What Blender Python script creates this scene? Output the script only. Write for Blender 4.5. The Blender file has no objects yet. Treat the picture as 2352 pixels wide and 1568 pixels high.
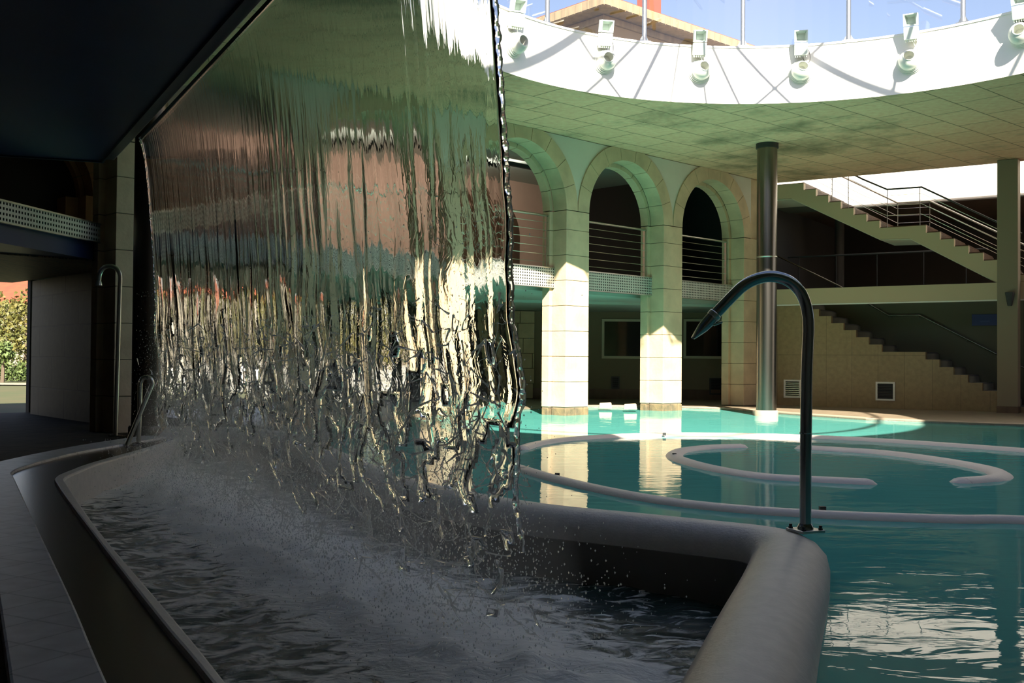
import bpy, math, random
from mathutils import Vector as V, Matrix, noise
from mathutils.geometry import tessellate_polygon
random.seed(11)
sc = bpy.context.scene
col = sc.collection
PI = math.pi
R_ = math.radians
# ------------------------------------------------------------------ camera
F_PX = 2400.0
CAM = V((0, 0, 1.12))
ROT = Matrix.Rotation(PI / 2 + R_(1.0), 3, 'X') @ Matrix.Rotation(R_(0.46), 3, 'Z')
cd = bpy.data.cameras.new('camera')
cd.sensor_width = 36
cd.lens = F_PX / 2352 * 36
cd.clip_end = 600
cam = bpy.data.objects.new('camera', cd)
col.objects.link(cam)
cam.matrix_world = Matrix.Translation(CAM) @ ROT.to_4x4()
sc.camera = cam


# measuring helpers: a photo point on a plane of known height or a known vertical plane
def ray(x, y):
    return ROT @ V(((x - 1176) / F_PX, -(y - 784) / F_PX, -1))


def az(x, y, z):
    d = ray(x, y)
    return CAM + d * ((z - CAM.z) / d.z)


def ay(x, y, Y):
    d = ray(x, y)
    return CAM + d * (Y / d.y)


def aw(x, y, P, D):
    n = V((-D[1], D[0], 0))
    d = ray(x, y)
    return CAM + d * (n.dot(V((P[0], P[1], 0)) - CAM) / n.dot(d))


# ------------------------------------------------------------------ materials
MATS = {}


def nt_new(name):
    m = bpy.data.materials.new(name)
    m.use_nodes = True
    nt = m.node_tree
    nt.nodes.clear()
    out = nt.nodes.new('ShaderNodeOutputMaterial')
    return m, nt, out


def N(nt, typ, **kw):
    n = nt.nodes.new('ShaderNode' + typ)
    for k, v in kw.items():
        if k.startswith('i_'):
            key = k[2:].replace('_', ' ')
            n.inputs[key].default_value = v
        else:
            setattr(n, k, v)
    return n


def c4(c):
    return (c[0], c[1], c[2], 1)


def mat(name, c, rough=.6, metal=0., c2=None, scale=4., detail=5., bump=0., bscale=None, spec=.5, stretch=(1, 1, 1), lo=.35, hi=.65, coat=0.):
    """plain surface with optional two-tone noise and bump"""
    m, nt, out = nt_new(name)
    b = N(nt, 'BsdfPrincipled')
    b.inputs['Base Color'].default_value = c4(c)
    b.inputs['Roughness'].default_value = rough
    b.inputs['Metallic'].default_value = metal
    b.inputs['Specular IOR Level'].default_value = spec
    b.inputs['Coat Weight'].default_value = coat
    nt.links.new(b.outputs[0], out.inputs[0])
    if c2 or bump:
        tc = N(nt, 'TexCoord')
        mp = N(nt, 'Mapping')
        mp.inputs['Scale'].default_value = stretch
        nt.links.new(tc.outputs['Object'], mp.inputs[0])
    if c2:
        no = N(nt, 'TexNoise', i_Scale=scale, i_Detail=detail)
        nt.links.new(mp.outputs[0], no.inputs['Vector'])
        rp = N(nt, 'ValToRGB')
        rp.color_ramp.elements[0].position = lo
        rp.color_ramp.elements[1].position = hi
        rp.color_ramp.elements[0].color = c4(c)
        rp.color_ramp.elements[1].color = c4(c2)
        nt.links.new(no.outputs['Fac'], rp.inputs[0])
        nt.links.new(rp.outputs[0], b.inputs['Base Color'])
    if bump:
        n2 = N(nt, 'TexNoise', i_Scale=bscale or scale * 6, i_Detail=4.)
        nt.links.new(mp.outputs[0], n2.inputs['Vector'])
        bp = N(nt, 'Bump', i_Strength=1.0, i_Distance=bump)
        nt.links.new(n2.outputs['Fac'], bp.inputs['Height'])
        nt.links.new(bp.outputs[0], b.inputs['Normal'])
    MATS[name] = m
    return m


def tile_mat(name, c1, c2, mortar, w, h, msize=.01, rot=(0, 0, 0), rough=.5, offset=0., stain=None, stain_scale=.8, spec=.5, lo=.5, hi=.7, axis='XY', bump=.003):
    """rectangular tiles / panels on object coordinates, with optional stains"""
    m, nt, out = nt_new(name)
    b = N(nt, 'BsdfPrincipled')
    b.inputs['Roughness'].default_value = rough
    b.inputs['Specular IOR Level'].default_value = spec
    tc = N(nt, 'TexCoord')
    mp = N(nt, 'Mapping')
    mp.inputs['Rotation'].default_value = rot
    nt.links.new(tc.outputs['Object'], mp.inputs[0])
    vec = mp.outputs[0]
    if axis == 'XZ':
        sx = N(nt, 'SeparateXYZ')
        cb = N(nt, 'CombineXYZ')
        nt.links.new(vec, sx.inputs[0])
        nt.links.new(sx.outputs[0], cb.inputs[0])
        nt.links.new(sx.outputs[2], cb.inputs[1])
        vec = cb.outputs[0]
    br = N(nt, 'TexBrick', offset=offset, squash=1.0)
    br.inputs['Color1'].default_value = c4(c1)
    br.inputs['Color2'].default_value = c4(c2)
    br.inputs['Mortar'].default_value = c4(mortar)
    br.inputs['Scale'].default_value = 1
    br.inputs['Mortar Size'].default_value = msize
    br.inputs['Brick Width'].default_value = w
    br.inputs['Row Height'].default_value = h
    nt.links.new(vec, br.inputs['Vector'])
    colr = br.outputs['Color']
    nz = N(nt, 'TexNoise', i_Scale=9., i_Detail=6.)
    nt.links.new(tc.outputs['Object'], nz.inputs['Vector'])
    hs = N(nt, 'MixRGB', blend_type='OVERLAY')
    hs.inputs[0].default_value = .35
    nt.links.new(colr, hs.inputs[1])
    nt.links.new(nz.outputs['Fac'], hs.inputs[2])
    colr = hs.outputs[0]
    if stain:
        ns = N(nt, 'TexNoise', i_Scale=stain_scale, i_Detail=8., i_Roughness=.65)
        nt.links.new(tc.outputs['Object'], ns.inputs['Vector'])
        rp = N(nt, 'ValToRGB')
        rp.color_ramp.elements[0].position = lo
        rp.color_ramp.elements[1].position = hi
        nt.links.new(ns.outputs['Fac'], rp.inputs[0])
        mx = N(nt, 'MixRGB')
        nt.links.new(rp.outputs[0], mx.inputs[0])
        nt.links.new(colr, mx.inputs[1])
        mx.inputs[2].default_value = c4(stain)
        colr = mx.outputs[0]
    nt.links.new(colr, b.inputs['Base Color'])
    bp = N(nt, 'Bump', i_Strength=1.0, i_Distance=bump)
    bp.invert = True
    nt.links.new(br.outputs['Fac'], bp.inputs['Height'])
    nt.links.new(bp.outputs[0], b.inputs['Normal'])
    nt.links.new(b.outputs[0], out.inputs[0])
    MATS[name] = m
    return m


ARC_ANG = math.atan2(.698, .716)
M_conc = tile_mat('concrete_panels', (.78, .46, .29), (.72, .415, .26), (.26, .155, .09), 1.15, .78, .012, rot=(0, 0, -ARC_ANG + R_(3)), rough=.85, stain=(.16, .13, .07), stain_scale=.42, lo=.53, hi=.72, offset=.5)
M_plaster = mat('spandrel_plaster', (.70, .65, .55), .8, c2=(.65, .61, .52), scale=1.5)
M_white = mat('white_render', (.86, .83, .77), .7, c2=(.80, .77, .70), scale=1.2, bump=.002)
M_whitew = mat('white_paint', (.66, .58, .45), .7, c2=(.61, .54, .42), scale=2.)
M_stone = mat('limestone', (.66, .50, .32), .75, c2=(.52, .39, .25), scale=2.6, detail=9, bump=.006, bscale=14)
M_stone_o = mat('orange_limestone', (.42, .23, .09), .75, c2=(.32, .17, .07), scale=2.6, detail=9, bump=.004, bscale=14)  # limestone with warm orange light put into its colour
M_stoneb = mat('rough_brown_stone', (.24, .165, .085), .85, c2=(.13, .10, .06), scale=6, detail=9, bump=.02, bscale=9)
M_mortar = mat('mortar', (.16, .14, .10), .9)
M_steel = mat('brushed_steel', (.42, .40, .36), .3, 1., bump=.0004, bscale=40, stretch=(8, 8, .3))
M_steel_d = mat('tarnished_steel', (.23, .215, .19), .27, 1., c2=(.17, .155, .13), scale=1.2, bump=.0004, bscale=40, stretch=(8, 8, .3))
M_pipe = mat('pipe_steel', (.34, .36, .36), .16, 1.)
M_brownc = mat('bronzed_column_steel', (.14, .11, .085), .35, 1.)
M_alu = mat('perforated_aluminium', (.55, .53, .47), .5, .35)
M_rail = mat('rail_steel', (.60, .58, .52), .3, 1.)
M_darkrail = mat('dark_handrail', (.05, .045, .04), .35, .6)
M_lampw = mat('floodlight_paint', (.66, .73, .66), .45)
M_nozw = mat('nozzle_plastic', (.60, .62, .55), .4)
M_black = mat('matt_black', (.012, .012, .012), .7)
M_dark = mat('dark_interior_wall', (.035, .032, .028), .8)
M_hall = mat('hall_concrete', (.40, .38, .34), .85)
M_pink = mat('pink_plaster', (.78, .53, .42), .8, c2=(.72, .49, .39), scale=2)
M_brown = mat('brown_timber', (.13, .075, .04), .55, c2=(.09, .05, .03), scale=5, stretch=(1, 1, .2))
M_slat = mat('slatted_timber', (.16, .085, .04), .5, c2=(.03, .018, .01), scale=9, stretch=(9, .3, 1), lo=.45, hi=.55)
M_soffit = mat('teal_soffit', (.36, .44, .40), .35)
M_navy = mat('navy_canopy', (.020, .034, .105), .4, c2=(.016, .026, .08), scale=1)
M_navyf = mat('canopy_fascia', (.02, .034, .05), .3)
M_beige = tile_mat('beige_tiles', (.31, .215, .11), (.28, .19, .095), (.20, .14, .075), .62, 1.3, .006, rough=.35, axis='XZ', bump=.001)
M_wall_g = mat('green_grey_paint', (.25, .20, .13), .75)
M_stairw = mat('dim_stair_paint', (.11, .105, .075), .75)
M_beam = mat('cream_beam_paint', (.56, .44, .28), .6)
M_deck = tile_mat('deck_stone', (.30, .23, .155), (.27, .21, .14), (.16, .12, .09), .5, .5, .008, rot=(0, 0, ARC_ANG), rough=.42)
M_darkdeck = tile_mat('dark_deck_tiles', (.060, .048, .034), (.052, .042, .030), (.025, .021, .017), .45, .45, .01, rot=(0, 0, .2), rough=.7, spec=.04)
M_pooltile = tile_mat('pool_mosaic', (.50, .70, .64), (.47, .67, .62), (.40, .58, .54), .15, .15, .01, rough=.4)
M_basinwall = mat('white_pool_render', (.64, .58, .53), .45, c2=(.57, .52, .475), scale=14, bump=.0025, bscale=60)
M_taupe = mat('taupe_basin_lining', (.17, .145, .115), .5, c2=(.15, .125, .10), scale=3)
M_ringwall = mat('pale_pool_ledge', (.86, .73, .63), .45, bump=.003, bscale=30)
M_curbw = tile_mat('white_kerb_tiles', (.56, .53, .53), (.53, .50, .50), (.40, .38, .38), .25, .25, .006, rough=.4, rot=(0, 0, .48))
M_curbb = mat('wet_brown_gutter', (.075, .048, .028), .27, c2=(.05, .034, .022), scale=2, spec=.7)
M_leaf = mat('tree_leaves', (.07, .085, .018), .6, c2=(.17, .14, .03), scale=1.2)
M_leafd = mat('hedge_leaves', (.07, .11, .03), .7, c2=(.12, .16, .04), scale=3)
M_bark = mat('bark', (.12, .09, .06), .9)
M_grass = mat('lawn', (.06, .075, .022), .9, c2=(.09, .08, .03), scale=.6)
M_path = mat('pale_path', (.30, .26, .19), .8)
M_roof = mat('terracotta_roof', (.28, .075, .03), .8, c2=(.22, .06, .028), scale=2)
M_housew = mat('house_wall', (.26, .23, .18), .8)
M_ochre = mat('ochre_facade', (.40, .29, .15), .8, c2=(.35, .26, .145), scale=.8)
M_cornice = mat('stone_cornice', (.36, .27, .16), .8, c2=(.26, .20, .12), scale=2.5, stretch=(2, 2, .5))
M_fence = mat('fence_paint', (.38, .37, .34), .7)
M_chim = mat('red_chimney_brick', (.26, .07, .035), .8)
M_blue = mat('blue_sign_face', (.02, .03, .16), .4)
M_bluel = mat('sign_line', (.07, .09, .26), .4)
M_drain = mat('dark_drain', (.03, .03, .03), .6)
M_coping = mat('coping', (.42, .31, .23), .7)


def glass_mat():
    m, nt, out = nt_new('clear_glazing')
    t = N(nt, 'BsdfTransparent')
    t.inputs[0].default_value = (.97, .98, .98, 1)
    g = N(nt, 'BsdfGlossy')
    g.inputs['Roughness'].default_value = .02
    mx = N(nt, 'MixShader')
    mx.inputs[0].default_value = .05
    nt.links.new(t.outputs[0], mx.inputs[1])
    nt.links.new(g.outputs[0], mx.inputs[2])
    nt.links.new(mx.outputs[0], out.inputs[0])
    return m


M_glass = glass_mat()
M_window = mat('dark_window_glass', (.012, .014, .012), .06, spec=.8)


def water_mat():
    """milky teal pool water: part clear, part turbid, mirror by fresnel, rippled"""
    m, nt, out = nt_new('pool_water')
    tc = N(nt, 'TexCoord')
    mp = N(nt, 'Mapping')
    mp.inputs['Scale'].default_value = (.75, 1.6, 1)
    nt.links.new(tc.outputs['Object'], mp.inputs[0])
    n1 = N(nt, 'TexNoise', i_Scale=3.2, i_Detail=3., i_Distortion=.6)
    n2 = N(nt, 'TexNoise', i_Scale=.55, i_Detail=2.)
    nt.links.new(mp.outputs[0], n1.inputs['Vector'])
    nt.links.new(tc.outputs['Object'], n2.inputs['Vector'])
    mu = N(nt, 'Math', operation='MULTIPLY')
    rp = N(nt, 'MapRange')
    rp.inputs['From Min'].default_value = .35
    rp.inputs['From Max'].default_value = .7
    rp.inputs['To Min'].default_value = .25
    nt.links.new(n2.outputs['Fac'], rp.inputs[0])
    nt.links.new(n1.outputs['Fac'], mu.inputs[0])
    nt.links.new(rp.outputs[0], mu.inputs[1])
    bp = N(nt, 'Bump', i_Strength=1.0, i_Distance=WATER_BUMP)
    nt.links.new(mu.outputs[0], bp.inputs['Height'])
    t = N(nt, 'BsdfTransparent')
    t.inputs[0].default_value = (.50, .86, .80, 1)
    d = N(nt, 'BsdfDiffuse')
    d.inputs[0].default_value = (.15, .60, .52, 1)
    g = N(nt, 'BsdfGlossy')
    g.inputs['Roughness'].default_value = .015
    nt.links.new(bp.outputs[0], g.inputs['Normal'])
    fr = N(nt, 'Fresnel', i_IOR=1.16)
    nt.links.new(bp.outputs[0], fr.inputs['Normal'])
    m1 = N(nt, 'MixShader')
    m1.inputs[0].default_value = .82
    m2 = N(nt, 'MixShader')
    nt.links.new(t.outputs[0], m1.inputs[1])
    nt.links.new(d.outputs[0], m1.inputs[2])
    nt.links.new(fr.outputs[0], m2.inputs[0])
    nt.links.new(m1.outputs[0], m2.inputs[1])
    nt.links.new(g.outputs[0], m2.inputs[2])
    nt.links.new(m2.outputs[0], out.inputs[0])
    return m


WATER_BUMP = .005
M_water = water_mat()


def basin_mat():
    """churned dark green water with real foam lying on it; 'foam' attribute = how aerated"""
    m, nt, out = nt_new('churned_basin_water')
    tc = N(nt, 'TexCoord')
    at = N(nt, 'Attribute', attribute_name='foam')
    mp = N(nt, 'Mapping')
    mp.inputs['Rotation'].default_value = (0, 0, -.3)
    mp.inputs['Scale'].default_value = (.7, 1.25, 1)
    nt.links.new(tc.outputs['Object'], mp.inputs[0])
    n1 = N(nt, 'TexNoise', i_Scale=5.5, i_Detail=9., i_Roughness=.62, i_Distortion=1.4)
    nt.links.new(mp.outputs[0], n1.inputs['Vector'])
    ad = N(nt, 'Math', operation='ADD')
    nt.links.new(n1.outputs['Fac'], ad.inputs[0])
    nt.links.new(at.outputs['Fac'], ad.inputs[1])
    rp = N(nt, 'ValToRGB')
    rp.color_ramp.elements[0].position = .535
    rp.color_ramp.elements[0].color = (0, 0, 0, 1)
    rp.color_ramp.elements[1].position = .66
    nt.links.new(ad.outputs[0], rp.inputs[0])
    n2 = N(nt, 'TexNoise', i_Scale=22., i_Detail=5.)
    nt.links.new(mp.outputs[0], n2.inputs['Vector'])
    w = N(nt, 'BsdfPrincipled')
    w.inputs['Base Color'].default_value = (.014, .044, .030, 1)
    w.inputs['Roughness'].default_value = .12
    f = N(nt, 'BsdfPrincipled')
    f.inputs['Base Color'].default_value = (.90, .86, .78, 1)
    f.inputs['Roughness'].default_value = .8
    bp = N(nt, 'Bump', i_Strength=1., i_Distance=.02)
    nt.links.new(n2.outputs['Fac'], bp.inputs['Height'])
    nt.links.new(bp.outputs[0], f.inputs['Normal'])
    b2 = N(nt, 'Bump', i_Strength=1., i_Distance=.05)
    nt.links.new(n1.outputs['Fac'], b2.inputs['Height'])
    nt.links.new(b2.outputs[0], w.inputs['Normal'])
    mx = N(nt, 'MixShader')
    nt.links.new(rp.outputs[0], mx.inputs[0])
    nt.links.new(w.outputs[0], mx.inputs[1])
    nt.links.new(f.outputs[0], mx.inputs[2])
    nt.links.new(mx.outputs[0], out.inputs[0])
    return m


M_basin = basin_mat()


def sheet_mat():
    """clear falling water: glass with long vertical ripples that grow and tangle on the way down"""
    m, nt, out = nt_new('falling_water')
    uv = N(nt, 'UVMap')
    sx = N(nt, 'SeparateXYZ')
    nt.links.new(uv.outputs[0], sx.inputs[0])
    # sideways wander grows with the drop
    wn = N(nt, 'TexNoise', i_Scale=1.0, i_Detail=2.)
    mpw = N(nt, 'Mapping')
    mpw.inputs['Scale'].default_value = (5, 4.5, 1)
    nt.links.new(uv.outputs[0], mpw.inputs[0])
    nt.links.new(mpw.outputs[0], wn.inputs['Vector'])
    s0 = N(nt, 'Math', operation='SUBTRACT')
    nt.links.new(wn.outputs['Fac'], s0.inputs[0])
    s0.inputs[1].default_value = .5
    gr = N(nt, 'MapRange')
    gr.inputs['From Min'].default_value = .9
    gr.inputs['From Max'].default_value = 3.2
    gr.inputs['To Min'].default_value = .01
    gr.inputs['To Max'].default_value = .85
    nt.links.new(sx.outputs[1], gr.inputs[0])
    mw = N(nt, 'Math', operation='MULTIPLY')
    nt.links.new(s0.outputs[0], mw.inputs[0])
    nt.links.new(gr.outputs[0], mw.inputs[1])
    ad = N(nt, 'Math', operation='ADD')
    nt.links.new(sx.outputs[0], ad.inputs[0])
    nt.links.new(mw.outputs[0], ad.inputs[1])
    cb = N(nt, 'CombineXYZ')
    nt.links.new(ad.outputs[0], cb.inputs[0])
    nt.links.new(sx.outputs[1], cb.inputs[1])
    mp = N(nt, 'Mapping')
    mp.inputs['Scale'].default_value = (24, 1.5, 1)
    nt.links.new(cb.outputs[0], mp.inputs[0])
    n1 = N(nt, 'TexNoise', i_Scale=1.0, i_Detail=2.5, i_Roughness=.5)
    nt.links.new(mp.outputs[0], n1.inputs['Vector'])
    mp2 = N(nt, 'Mapping')
    mp2.inputs['Scale'].default_value = (9, 5.5, 1)
    nt.links.new(cb.outputs[0], mp2.inputs[0])
    n2 = N(nt, 'TexNoise', i_Scale=1.0, i_Detail=2., i_Distortion=.5)
    nt.links.new(mp2.outputs[0], n2.inputs['Vector'])
    a1 = N(nt, 'MapRange')
    a1.inputs['From Min'].default_value = 0
    a1.inputs['From Max'].default_value = 2.4
    a1.inputs['To Min'].default_value = .0008
    a1.inputs['To Max'].default_value = .00045
    nt.links.new(sx.outputs[1], a1.inputs[0])
    a2 = N(nt, 'MapRange')
    a2.inputs['From Min'].default_value = 1.5
    a2.inputs['From Max'].default_value = 3.2
    a2.inputs['To Min'].default_value = .0000
    a2.inputs['To Max'].default_value = .0021
    nt.links.new(sx.outputs[1], a2.inputs[0])
    h1 = N(nt, 'Math', operation='MULTIPLY')
    nt.links.new(n1.outputs['Fac'], h1.inputs[0])
    nt.links.new(a1.outputs[0], h1.inputs[1])
    h2 = N(nt, 'Math', operation='MULTIPLY')
    nt.links.new(n2.outputs['Fac'], h2.inputs[0])
    nt.links.new(a2.outputs[0], h2.inputs[1])
    h = N(nt, 'Math', operation='ADD')
    nt.links.new(h1.outputs[0], h.inputs[0])
    nt.links.new(h2.outputs[0], h.inputs[1])
    bp = N(nt, 'Bump', i_Strength=1., i_Distance=1.)
    nt.links.new(h.outputs[0], bp.inputs['Height'])
    g = N(nt, 'BsdfGlass')
    g.inputs['IOR'].default_value = 1.33
    g.inputs['Roughness'].default_value = 0
    g.inputs[0].default_value = (.99, .99, .98, 1)
    nt.links.new(bp.outputs[0], g.inputs['Normal'])
    nt.links.new(g.outputs[0], out.inputs[0])
    return m


M_sheet = sheet_mat()


def spray_mat(name, white, colr=(.80, .79, .74)):
    m, nt, out = nt_new(name)
    g = N(nt, 'BsdfGlass')
    g.inputs['IOR'].default_value = 1.33
    g.inputs['Roughness'].default_value = .05
    d = N(nt, 'BsdfDiffuse')
    d.inputs[0].default_value = c4(colr)
    t = N(nt, 'BsdfTranslucent')
    t.inputs[0].default_value = c4(colr)
    m0 = N(nt, 'MixShader')
    m0.inputs[0].default_value = .6
    nt.links.new(d.outputs[0], m0.inputs[1])
    nt.links.new(t.outputs[0], m0.inputs[2])
    mx = N(nt, 'MixShader')
    mx.inputs[0].default_value = white
    nt.links.new(g.outputs[0], mx.inputs[1])
    nt.links.new(m0.outputs[0], mx.inputs[2])
    nt.links.new(mx.outputs[0], out.inputs[0])
    return m


M_fil = spray_mat('splash_strands', .55, (.96, .94, .87))
M_drop = spray_mat('spray_drops', .55, (.96, .94, .87))


def mist_mat(dens):
    m, nt, out = nt_new('spray_mist')
    v = N(nt, 'VolumeScatter')
    v.inputs['Color'].default_value = (.95, .93, .88, 1)
    v.inputs['Density'].default_value = dens
    v.inputs['Anisotropy'].default_value = .2
    nt.links.new(v.outputs[0], out.inputs['Volume'])
    return m


# ------------------------------------------------------------------ mesh helpers
class MB:
    def __init__(s):
        s.v = []
        s.f = []

    def add(s, vs, fs):
        n = len(s.v)
        s.v += [V(q) for q in vs]
        s.f += [[i + n for i in f] for f in fs]
        return s

    def obox(s, o, a, b, c):
        """box from corner o with edge vectors a, b, c"""
        o, a, b, c = V(o), V(a), V(b), V(c)
        vs = [o, o + a, o + a + b, o + b, o + c, o + a + c, o + a + b + c, o + b + c]
        return s.add(vs, [[0, 3, 2, 1], [4, 5, 6, 7], [0, 1, 5, 4], [1, 2, 6, 5], [2, 3, 7, 6], [3, 0, 4, 7]])

    def box(s, x0, x1, y0, y1, z0, z1):
        return s.obox((x0, y0, z0), (x1 - x0, 0, 0), (0, y1 - y0, 0), (0, 0, z1 - z0))

    def cbox(s, c, a, b, d):
        """box from centre with half vectors"""
        c, a, b, d = V(c), V(a), V(b), V(d)
        return s.obox(c - a - b - d, a * 2, b * 2, d * 2)

    def prism(s, poly, vec):
        poly = [V(p) for p in poly]
        vec = V(vec)
        n = len(poly)
        nw = V((0, 0, 0))
        for i in range(n):
            nw += poly[i].cross(poly[(i + 1) % n])
        if nw.dot(vec) < 0:
            poly.reverse()
        nw = nw if nw.dot(vec) > 0 else -nw
        tris = []
        for t in tessellate_polygon([poly]):
            a, b, c = (poly[i] for i in t)
            tris.append(t if (b - a).cross(c - a).dot(nw) < 0 else tuple(reversed(t)))
        vs = poly + [p + vec for p in poly]
        fs = [list(t) for t in tris] + [[i + n for i in reversed(t)] for t in tris]
        for i in range(n):
            j = (i + 1) % n
            fs.append([i, j, j + n, i + n])
        return s.add(vs, fs)

    def tube(s, pts, r, seg=10, caps=True, closed=False, flat=None):
        pts = [V(p) for p in pts]
        n = len(pts)
        rs = r if isinstance(r, (list, tuple)) else [r] * n
        tg = []
        for i in range(n):
            if closed:
                t = pts[(i + 1) % n] - pts[i - 1]
            else:
                t = pts[min(i + 1, n - 1)] - pts[max(i - 1, 0)]
            tg.append(t.normalized())
        up = V((0, 0, 1)) if abs(tg[0].z) < .9 else V((1, 0, 0))
        a = tg[0].cross(up).normalized()
        vs = []
        for i in range(n):
            a = (a - tg[i] * a.dot(tg[i])).normalized()
            b = tg[i].cross(a)
            fl = flat[i] if flat else 1.
            for k in range(seg):
                w = 2 * PI * k / seg
                vs.append(pts[i] + a * (rs[i] * math.cos(w)) + b * (rs[i] * fl * math.sin(w)))
        fs = []
        for i in range(n if closed else n - 1):
            j = (i + 1) % n
            for k in range(seg):
                l = (k + 1) % seg
                fs.append([i * seg + k, i * seg + l, j * seg + l, j * seg + k])
        if caps and not closed:
            fs.append([k for k in range(seg)][::-1])
            fs.append([(n - 1) * seg + k for k in range(seg)])
        return s.add(vs, fs)

    def rev(s, prof, o, ax, seg=24, caps=True):
        """lathe: profile (radius, distance along axis)"""
        o, ax = V(o), V(ax).normalized()
        up = V((0, 0, 1)) if abs(ax.z) < .9 else V((1, 0, 0))
        a = ax.cross(up).normalized()
        b = ax.cross(a)
        vs = []
        for r, h in prof:
            for k in range(seg):
                w = 2 * PI * k / seg
                vs.append(o + ax * h + (a * math.cos(w) + b * math.sin(w)) * r)
        fs = []
        for i in range(len(prof) - 1):
            for k in range(seg):
                l = (k + 1) % seg
                fs.append([i * seg + k, i * seg + l, (i + 1) * seg + l, (i + 1) * seg + k])
        if caps:
            fs.append(list(range(seg))[::-1])
            fs.append([(len(prof) - 1) * seg + k for k in range(seg)])
        return s.add(vs, fs)

    def build(s, name, m, parent=None, smooth=False, bevel=0., kind=None):
        o0 = parent.matrix_basis.translation if parent is not None else V((0, 0, 0))
        if parent is not None and parent.parent is not None:
            o0 = o0 + parent.parent.matrix_basis.translation
        me = bpy.data.meshes.new(name)
        me.from_pydata([tuple(q - o0) for q in s.v], [], s.f)
        me.validate()
        me.update()
        me.materials.append(m)
        if smooth:
            for p in me.polygons:
                p.use_smooth = True
            try:
                me.set_sharp_from_angle(angle=R_(40))
            except Exception:
                pass
        o = bpy.data.objects.new(name, me)
        col.objects.link(o)
        if parent is not None:
            o.parent = parent
        if bevel:
            bm = o.modifiers.new('bevel', 'BEVEL')
            bm.width = bevel
            bm.segments = 2
            bm.limit_method = 'ANGLE'
        if kind:
            o['kind'] = kind
        return o


def thing(name, label, cat, loc=(0, 0, 0), group=None):
    o = bpy.data.objects.new(name, None)
    o.empty_display_size = .1
    col.objects.link(o)
    o.location = loc
    o['label'] = label
    o['category'] = cat
    if group:
        o['group'] = group
    return o


def tag(o, label, cat, group=None):
    o['label'] = label
    o['category'] = cat
    if group:
        o['group'] = group
    return o


def struct(mb, name, m, **k):
    return mb.build(name, m, kind='structure', **k)


def smooth_path(pts, sub=8, closed=False):
    """Catmull-Rom through points"""
    pts = [V(p) for p in pts]
    n = len(pts)
    out = []
    for i in range(n if closed else n - 1):
        if closed:
            p0, p1, p2, p3 = pts[i - 1], pts[i], pts[(i + 1) % n], pts[(i + 2) % n]
        else:
            p0, p1, p2, p3 = pts[max(i - 1, 0)], pts[i], pts[i + 1], pts[min(i + 2, n - 1)]
        for k in range(sub):
            t = k / sub
            out.append(.5 * ((2 * p1) + (p2 - p0) * t + (2 * p0 - 5 * p1 + 4 * p2 - p3) * t * t + (3 * p1 - p0 - 3 * p2 + p3) * t ** 3))
    if not closed:
        out.append(pts[-1])
    return out


def flat_poly(name, pts2, z, m, thick=None, **k):
    mb = MB()
    pts = [V((p[0], p[1], z)) for p in pts2]
    ar = sum(a.x * b.y - b.x * a.y for a, b in zip(pts, pts[1:] + pts[:1]))
    if ar < 0:
        pts.reverse()
    if thick:
        mb.prism(pts, (0, 0, -thick))
    else:
        tr = []
        for t in tessellate_polygon([pts]):
            a, b, c = (pts[i] for i in t)
            tr.append(list(t) if (b - a).cross(c - a).z > 0 else list(t)[::-1])
        mb.add(pts, tr)
    return struct(mb, name, m, **k)


# ------------------------------------------------------------------ site frames
ZS = 5.66                      # underside of the concrete ring slab
ZB = 2.98                      # balcony floor
ZW = -.22                      # water in the near basin
OC, OR = V((3.83, 13.23, 0)), 5.07    # round opening; unseen near side stretched for light, its rim raised against sun


def rim(a, r, z=0.):
    return OC + V((math.cos(a) * r, math.sin(a) * (r if math.sin(a) > 0 else r * 1.95), z))


def rim_top(a):
    """the rim wall rises towards the side nearest the camera"""
    return max(0., -math.sin(a)) * OR * .55 * .745



class Frame:
    def __init__(s, A, d):
        s.A = V((A[0], A[1], 0))
        s.d = V((d[0], d[1], 0)).normalized()
        s.n = V((-s.d.y, s.d.x, 0))

    def __call__(s, t, dn, z):
        return s.A + s.d * t + s.n * dn + V((0, 0, z))

    def at(s, x, y, dn=0.):
        q = aw(x, y, s.A + s.n * dn, s.d)
        return (q - s.A).dot(s.d), q.z


ARC = Frame((1.593, 21.584), (.716, .698))            # arcade front
WST = Frame((6.721, 26.454), (10.968 - 6.721, 23.624 - 26.454))   # stair front
_lp = az(0, 460, 3.0)
_pp = az(245, 520, 3.0)
LFT = Frame((_pp.x, _pp.y), (_pp.x - _lp.x, _pp.y - _lp.y))       # bay left of the canopy, runs towards the camera
GAR = Frame(ARC(0, 6.3, 0), ARC.d)                       # garden side wall

# ================================================================== SETTING
# ---- ceiling slab with round opening
outer = [ARC(-15.5, .9, 0), ARC(6.6, .9, 0), WST(0, .0, 0), WST(5.1, 0, 0), WST(16, 0, 0), V((20, 14, 0)), V((17.5, -5, 0)), V((-13, -5, 0)), V((-13, 9, 0))]


def ray_poly(o, ang, poly):
    d = V((math.cos(ang), math.sin(ang)))
    best = None
    for i in range(len(poly)):
        a, b = poly[i].xy - o.xy, poly[(i + 1) % len(poly)].xy - o.xy
        e = b - a
        den = d.x * e.y - d.y * e.x
        if abs(den) < 1e-9:
            continue
        t = (a.x * e.y - a.y * e.x) / den
        u = (a.x * d.y - a.y * d.x) / den
        if t > 0 and -1e-6 <= u <= 1 + 1e-6 and (best is None or t > best):
            best = t
    return o + V((d.x, d.y, 0)) * best


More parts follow.
